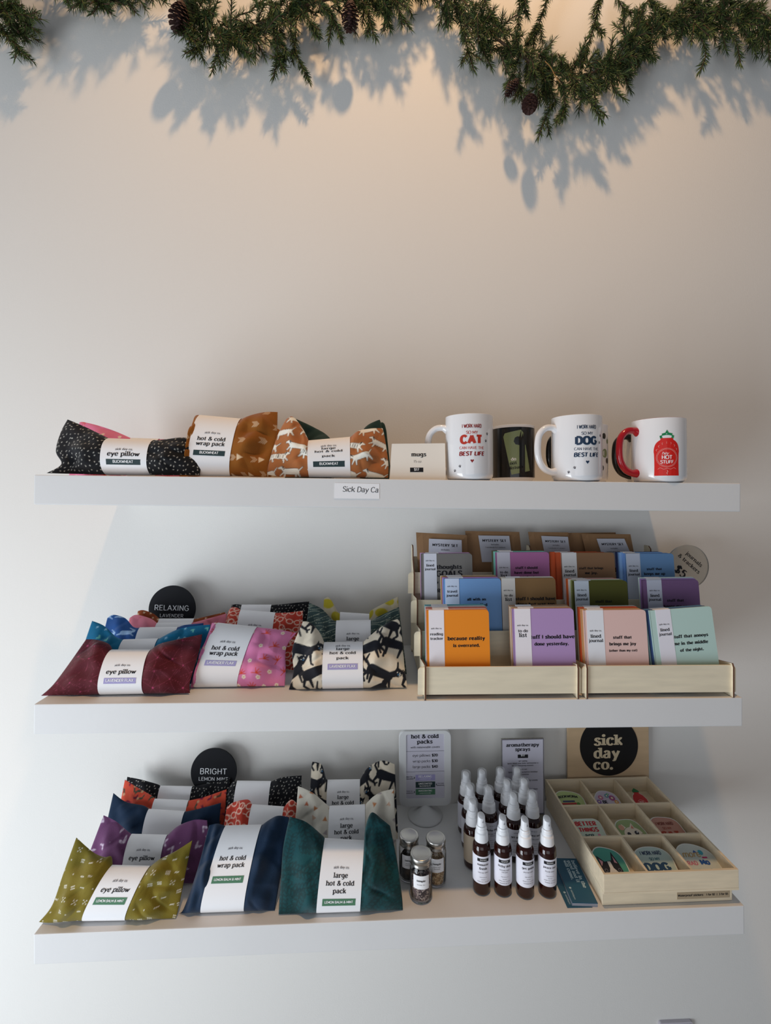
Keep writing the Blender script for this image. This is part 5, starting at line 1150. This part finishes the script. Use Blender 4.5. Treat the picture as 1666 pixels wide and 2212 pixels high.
sticker(1, 2, blob(.058, .060, 5, .9), '#cdc3d6', 'lilac be happy sticker with flowers in the back middle compartment', d_happy)
ho = [(-.014, -.032), (.014, -.032), (.016, .004), (.012, .014), (.006, .019), (.006, .024), (-.006, .024), (-.006, .019), (-.012, .014), (-.016, .004)]
def d_hot(F): F(concave([(-.008, .022), (.008, .022), (.007, .027), (0, .033), (-.007, .027)]), '#1f6a3c', .0001); F(line2([(.009*math.cos(t/16*6.283), -.006+.009*math.sin(t/16*6.283)) for t in range(17)], .0007), '#e8a8a0'); F(T2('HOT', 0, -.003, .011, 1.3), '#f0d0c8'); F(T2('STUFF', 0, -.009, .013, 1.3), '#f0d0c8')
sticker(2, 2, ho, '#c22a2e', 'red sauce bottle sticker in the back right compartment', d_hot, dx=-.006)
def d_bet(F): F(T2('BETTER', 0, .019, .046, 2.2), '#c03038'); F(T2('THINGS', .001, .006, .042, 2.0), '#c03038'); F(T2('are', -.004, -.006, .020, 1.4, slant=.25), '#24484a'); F([circle(.018, -.005, .003)], '#d98aa0'); F(T2('COMING', 0, -.019, .04, 2), '#c03038')
sticker(0, 1, rrect(-.031, .031, -.032, .030, .014, 7), '#c9d8c8', 'mint sticker reading better things are, middle left compartment', d_bet, dx=-.004)
def d_kit(F):
    F([circle(.004, -.004, .020, 20, .017)], '#e8dcc8'); F([[(.0, .010), (.012, .008), (.009, .022)]], '#e8dcc8'); F([[(-.016, .006), (-.006, .012), (-.013, .020)]], '#e8dcc8'); F([[(.004, .010), (.010, .009), (.0085, .017)]], '#d98a78', .0002)
    F([circle(.011, .0, .0045, 14)], '#2a2a33', .0003); F([circle(.0125, .0015, .0015, 8)], '#f2f2f2', .0005); F([circle(-.006, -.002, .004, 14)], '#2a2a33', .0003); F([circle(-.002, -.010, .005, 14, .0038)], '#b8603e', .0004); F([circle(-.016, .012, .006, 12)], '#d9a58a', .0002)
    for k in (-1, 0, 1): F(line2([(.010, -.009+k*.001), (.024, -.006+k*.005)], .0006), '#8a6a58', .0005)
sticker(1, 1, blob(.060, .058, 9, .85), '#98ac78', 'green sticker with a cream cat face in the middle compartment', d_kit)
def d_wc(F): F(T2('I WORK HARD', 0, .016, .038, 1.6, tall=1.5), '#7d3327'); F(T2('SO MY', 0, .006, .02, 1.3), '#9c4a34'); F(T2('CAT', .002, -.008, .040, 2.5, tall=.85), '#a5361a'); F(T2('CAN HAVE THE', 0, -.019, .044, 1.2), '#8a3a2c')
sticker(2, 1, blob(.066, .060, 12, .7), '#c08c7c', 'salmon work hard cat sticker in the middle right compartment', d_wc, dx=-.003)
def d_dog(F):
    K, Wd = '#1c1c24', '#dcdad6'
    F(concave([(-.022, -.033), (-.018, -.012), (-.020, .020), (-.008, .008), (.006, .010), (.012, .026), (.018, .004), (.020, -.012), (.024, -.033)]), K); F([[(-.0175, .014), (-.0165, .0), (-.011, .008)]], '#d8a0a8', .0002); F([[(.0115, .018), (.010, .006), (.0155, .004)]], '#d8a0a8', .0002)
    F(concave([(-.007, -.030), (-.008, -.014), (-.003, -.004), (-.003, .008), (.003, .008), (.004, -.004), (.011, -.013), (.011, -.030)]), Wd, .0003)
    for x in (-.012, .014): F([circle(x, -.008, .0035, 12)], '#5a5a66', .0004); F([circle(x, -.008, .0018, 8)], '#0c0c10', .0005)
    F([circle(.002, -.018, .0048, 14, .0035)], K, .0005); F([circle(.002, -.0165, .0015, 8, .0008)], '#8a8a94', .0006)
sticker(0, 0, blob(.062, .070, 21, .95), '#4f9e8e', 'teal sticker with a black and white dog in the front left compartment', d_dog, dx=-.006)
def d_wd(F): F(T2('I WORK HARD', 0, .022, .042, 1.6, tall=1.5), '#2a3c5c'); F(T2('SO MY', .002, .011, .021, 1.4), '#3a6c74'); F(T2('DOG', 0, -.005, .050, 2.5, tall=.85), '#1e4468'); F(T2('CAN HAVE THE', .002, -.019, .048, 1.3), '#2f6a72')
sticker(1, 0, blob(.070, .068, 23, .7), '#b9ccc6', 'pale blue work hard dog sticker in the front middle compartment', d_wd)
def d_rad(F): F(T2('more', -.006, .016, .036, 1.1, slant=.25), '#b8965e'); F(T2('RAD', -.013, .0, .020, 1.8), '#c87888'); F(T2('Mo', .012, .001, .018, 2.4), '#22549a'); F(T2('HELLO', .0, -.017, .044, 1.5), '#5a9aa0'); F([circle(.015, .020, .0048, 14)], '#3fa0b4'); F([rect(.012, .022, .009, .012)], '#c0306a'); F([[(.0, .020), (.008, .020), (.004, .025)]], '#2a5aa0')
sticker(2, 0, blob(.072, .070, 25, .75), '#ccd2ca', 'pale sticker reading more RAD in the front right compartment', d_rad)

# logo board behind the tray
Y = -.013; A = on_y(1226, 1681, Y); B = on_y(1401, 1681, Y); C_ = on_y(1316, 1612, Y-.004); r = (on_y(1316+62.5, 1612, Y-.004)-C_)[0]
w = B[0]-A[0]; zs = sz(2, A[0]+w/2); zt = min(C_[2]+.085, SZ[1]-TH-.012)-zs
root = empty('logo_board', (A[0], Y, zs+.0005), 'square light wood board with a black circle reading sick day co. behind the tray', 'sign')
mb = MB(); mb.box(0, w, -.003, .003, 0, zt, mat('board_wood', '#c9ac88', .6, noise_amt=.06, noise_scale=12, grain=(1, 6, 6)), bev=.0008); mb.build('board', root)
cx, cz = C_[0]-A[0], C_[2]-zs
mb = MB(); mb.prism(circle(cx, cz, r, 72), .0031, .0042, mat('black_vinyl', '#0b0b0d', .5), lambda u, v, w_: (u, -w_, v)); mb.build('black_circle', root)
mb = MB(); kx = r/62.5
for t_, px0, px1, py_, in (('sick', 1285, 1348, 1602), ('day', 1284, 1341, 1629), ('co.', 1283, 1327, 1653)):
    ww = (px1-px0)*kx; mb.quads2(text(t_, cx+((px0+px1)/2-1316)*kx, cz-(py_-1612)*kx, width=ww, w=1.75, thin=.8), lambda u, v: (u, -.0046, v), mat('cream_vinyl', '#cdbb9a', .6))
mb.build('lettering', root)

# ------------------------------------------------------------------ artificial pine garland
M_nd = []
for k, h in enumerate(('#4c5c2e', '#37482a', '#627040', '#2c3c24')): M_nd.append(mat('pine_needles_%d' % k, h, .65, spec=.3))
M_tw = mat('twig_brown', '#4a3828', .8); M_pc = mat('pine_cone', '#3c2420', .75, noise_amt=.3, noise_scale=90); M_wire = mat('copper_twig', '#8c6a3a', .6)
rng = random.Random(77)
def sprig(mb, pts, nl, dens, r0=.0035, taper=True):
    """needles all round a twig through 3D points"""
    P_ = [Vector(p) for p in catmull([tuple(p) for p in pts], 4)]; mb.tube(P_, [.0014]*len(P_), M_tw, 5)
    L = sum((b-a).length for a, b in zip(P_, P_[1:])); n = int(L*dens); acc = 0; seglen = [(b-a).length for a, b in zip(P_, P_[1:])]
    for k in range(n):
        t = (k+rng.random())/n*L*.999; i = 0
        while i < len(seglen)-1 and t > seglen[i]: t -= seglen[i]; i += 1
        a, b = P_[i], P_[i+1]; d = (b-a).normalized(); p = a.lerp(b, min(1, t/max(seglen[i], 1e-6)))
        o = Vector((rng.gauss(0, 1), rng.gauss(0, 1), rng.gauss(0, 1))); o = (o-d*o.dot(d)).normalized()
        ln = nl*rng.uniform(.65, 1.1); dr = (o*rng.uniform(.55, 1.0)+d*rng.uniform(.45, .9)).normalized()
        if k > n*.93: dr = (d+o*.35).normalized()
        e = p+dr*ln+Vector((0, 0, -.0012)); sd = dr.cross(Vector((rng.gauss(0, 1), rng.gauss(0, 1), rng.gauss(0, 1)))).normalized()*.00075; s2 = dr.cross(sd).normalized()*.0006
        m = M_nd[min(3, int(rng.random()*4))]; mid = p+dr*ln*.55
        mb.add([tuple(p+sd*.8), tuple(p-sd*.8), tuple(mid-sd), tuple(mid+sd), tuple(e), tuple(mid+s2)], [(0, 1, 2, 3), (3, 2, 4), (0, 5, 3), (1, 2, 5), (3, 5, 4), (5, 2, 4)], m)
def garland(path, name, label, twigs, seed, dens=1250, gap=.050):
    """path: photo points of the core; twigs: photo polylines of hanging tips"""
    rng.seed(seed); W3 = lambda p, dy=0.: on_y(p[0], p[1], -gap+dy)
    O = W3(path[0]); root = empty(name, O, label, 'garland', 'pine garland along the wall top'); Ov = Vector(O)
    core = [tuple(Vector(W3(p))-Ov) for p in path]; core = catmull(core, 6)
    mb = MB(); mb.tube(core, .003, M_tw, 6); mb.build('core_wire', root)
    nb = 0; acc = .012
    for a, b in zip(core, core[1:]):
        a, b = Vector(a), Vector(b); d = (b-a); acc += d.length
        while acc > .0145:
            acc -= .0145; dn = d.normalized(); mb = MB()
            for _ in range(5):
                o = Vector((rng.gauss(0, .6), rng.gauss(0, .55), rng.gauss(-.05, .85)))
                q = a+Vector((rng.gauss(0, .009), rng.gauss(0, .008), rng.gauss(.002, .017))); e = q+(dn*rng.uniform(.1, 1.)+o).normalized()*rng.uniform(.03, .062)
                e.y = max(min(e.y, .034), -.04); sprig(mb, [tuple(q), tuple((q+e)/2+Vector((0, 0, .004))), tuple(e)], .019, dens)
            mb.build('pine_sprig', root)
    for tw in twigs:
        dy = rng.uniform(-.02, .006); P_ = [tuple(Vector(W3(p, dy+.004*k))-Ov) for k, p in enumerate(tw)]; mb = MB(); sprig(mb, P_, .0185, dens*1.7)
        for _ in range(max(1, len(tw))):
            k = rng.randrange(len(P_)-1); a = Vector(P_[k]); dd = (Vector(P_[k+1])-a); e = a+dd*.4+Vector((rng.choice((-1, 1))*rng.uniform(.01, .026), rng.uniform(-.02, .02), -rng.uniform(.005, .03)))
            sprig(mb, [tuple(a), tuple(e)], .0165, dens*1.4)
        mb.build('pine_sprig', root)
    return root
garland([(-60, -60), (-10, 15), (20, 40), (40, 70)], 'pine_garland', 'green pine garland tips hanging at the top left corner', [[(30, 20), (55, 50), (72, 62)], [(5, 60), (28, 90), (55, 122)], [(10, 10), (50, 30), (60, 60)]], 5)
garland([(100, -70), (170, -25), (240, -20), (330, -60)], 'pine_garland', 'green pine sprigs peeping in left of the large garland swag', [[(165, -20), (175, 5), (185, 16)], [(205, -25), (215, 8), (238, 22)]], 6)
garland([(385, -20), (415, 20), (455, 55), (500, 75), (545, 60), (590, 40), (640, 20), (700, 0), (770, -5), (830, 0), (880, -30), (930, -50)], 'pine_garland', 'green pine garland swag left of the warm light glow',
  [[(420, 60), (430, 100), (418, 124)], [(455, 80), (470, 110), (476, 144)], [(500, 80), (530, 110), (545, 125)], [(590, 60), (600, 120), (590, 168)], [(625, 60), (640, 110), (645, 130), (665, 168)], [(600, 90), (620, 120), (605, 140)],
   [(580, 0), (590, 30), (590, 60)], [(690, 10), (720, 40), (738, 85)], [(650, 20), (670, 50), (680, 75)], [(790, 0), (800, 50), (812, 84)], [(850, 0), (865, 30), (868, 55)], [(830, 10), (840, 30), (838, 50)], [(400, 10), (395, 60), (425, 90)], [(440, 20), (450, 60), (440, 100)]], 8)
garland([(950, -30), (985, 20), (1030, 50), (1075, 85), (1120, 115), (1175, 150), (1240, 165), (1300, 150), (1350, 120), (1400, 75), (1450, 45), (1510, 35), (1570, 40), (1640, 45), (1700, 50)], 'pine_garland', 'large drooping green pine garland swag right of the warm light glow',
  [[(1000, 60), (1012, 110), (1024, 152)], [(1035, 90), (1050, 120), (1062, 146)], [(1125, -20), (1120, 50), (1115, 100)], [(1190, -20), (1165, 50), (1150, 110)], [(1300, -10), (1285, 50), (1270, 100), (1258, 145)],
   [(1110, 160), (1125, 190), (1110, 215)], [(1180, 180), (1200, 220), (1180, 250), (1163, 298)], [(1215, 180), (1222, 230), (1216, 258)], [(1245, 180), (1275, 220), (1300, 260)], [(1320, 140), (1325, 190), (1350, 215)], [(1340, 120), (1352, 170), (1362, 195)],
   [(1380, 90), (1395, 115), (1412, 125)], [(1500, 50), (1525, 110), (1512, 155)], [(1560, 60), (1590, 90), (1600, 140)], [(1600, 50), (1620, 85), (1640, 100)], [(1655, 60), (1660, 90), (1663, 130)], [(1330, -10), (1350, 20), (1380, 30)],
   [(1040, -20), (1060, 30), (1080, 60)], [(1400, 0), (1430, 20), (1450, 50)], [(1480, -20), (1500, 10), (1530, 40)], [(1560, -20), (1580, 10), (1600, 35)], [(1270, 165), (1285, 200), (1250, 215)], [(1150, 150), (1160, 185), (1140, 200)]], 9)
mb = MB(); a = [tuple(on_y(*p, -.085)) for p in ((1178, 133), (1190, 146), (1200, 165), (1210, 178))]; mb.tube(catmull(a, 4), .0011, M_wire, 6)
tag(mb.build('bare_twig'), 'thin bare tan twig caught in the lowest dip of the right garland swag', 'twig')
def cone(px, py, size, label, tiltx=0., tilty=0., gap=-.075):
    C_ = on_y(px, py, gap); mb = MB(); n = 0; L = size; golden = 2.39996
    mb.lathe([(.0, L*.48), (L*.12, L*.35), (L*.14, -L*.1), (L*.08, -L*.42), (0, -L*.48)], M_pc, 12)
    for k in range(84):
        t = k/83; z = L*.46-t*L*.92; rad = L*.36*(math.sin(math.pi*(.12+.80*(1-t)))**.8); a_ = k*golden
        d = Vector((math.cos(a_), math.sin(a_), 0)); tn = Vector((-d.y, d.x, 0)); b = d*L*.08+Vector((0, 0, z+L*.02)); e = d*rad+Vector((0, 0, z-L*.07)); wd = L*.085
        e2 = e+d*L*.02+Vector((0, 0, -L*.035)); up = Vector((0, 0, L*.022))
        mb.add([tuple(b-tn*wd*.3), tuple(b+tn*wd*.3), tuple(e+tn*wd), tuple(e2), tuple(e-tn*wd), tuple(b+up), tuple(e+up*.8)], [(0, 1, 2, 3, 4), (0, 5, 1), (1, 5, 6, 2), (0, 4, 6, 5), (2, 6, 3), (3, 6, 4)], M_pc)
    o = mb.build('pine_cone'); o.location = tuple(C_); o.rotation_euler = (tiltx, tilty, 0.4)
    tag(o, label, 'pine cone', 'pine cones in the garland')
cone(388, 34, .062, 'brown pine cone at the left end of the left garland swag', .3, .2); cone(757, 32, .056, 'brown pine cone hanging between the two garland swags', .5, -.15)
cone(1145, 222, .050, 'brown pine cone at the lowest dip of the right garland swag', -.2, .3); cone(1108, 188, .038, 'small brown pine cone left of the lowest one in the right swag', .9, .4)
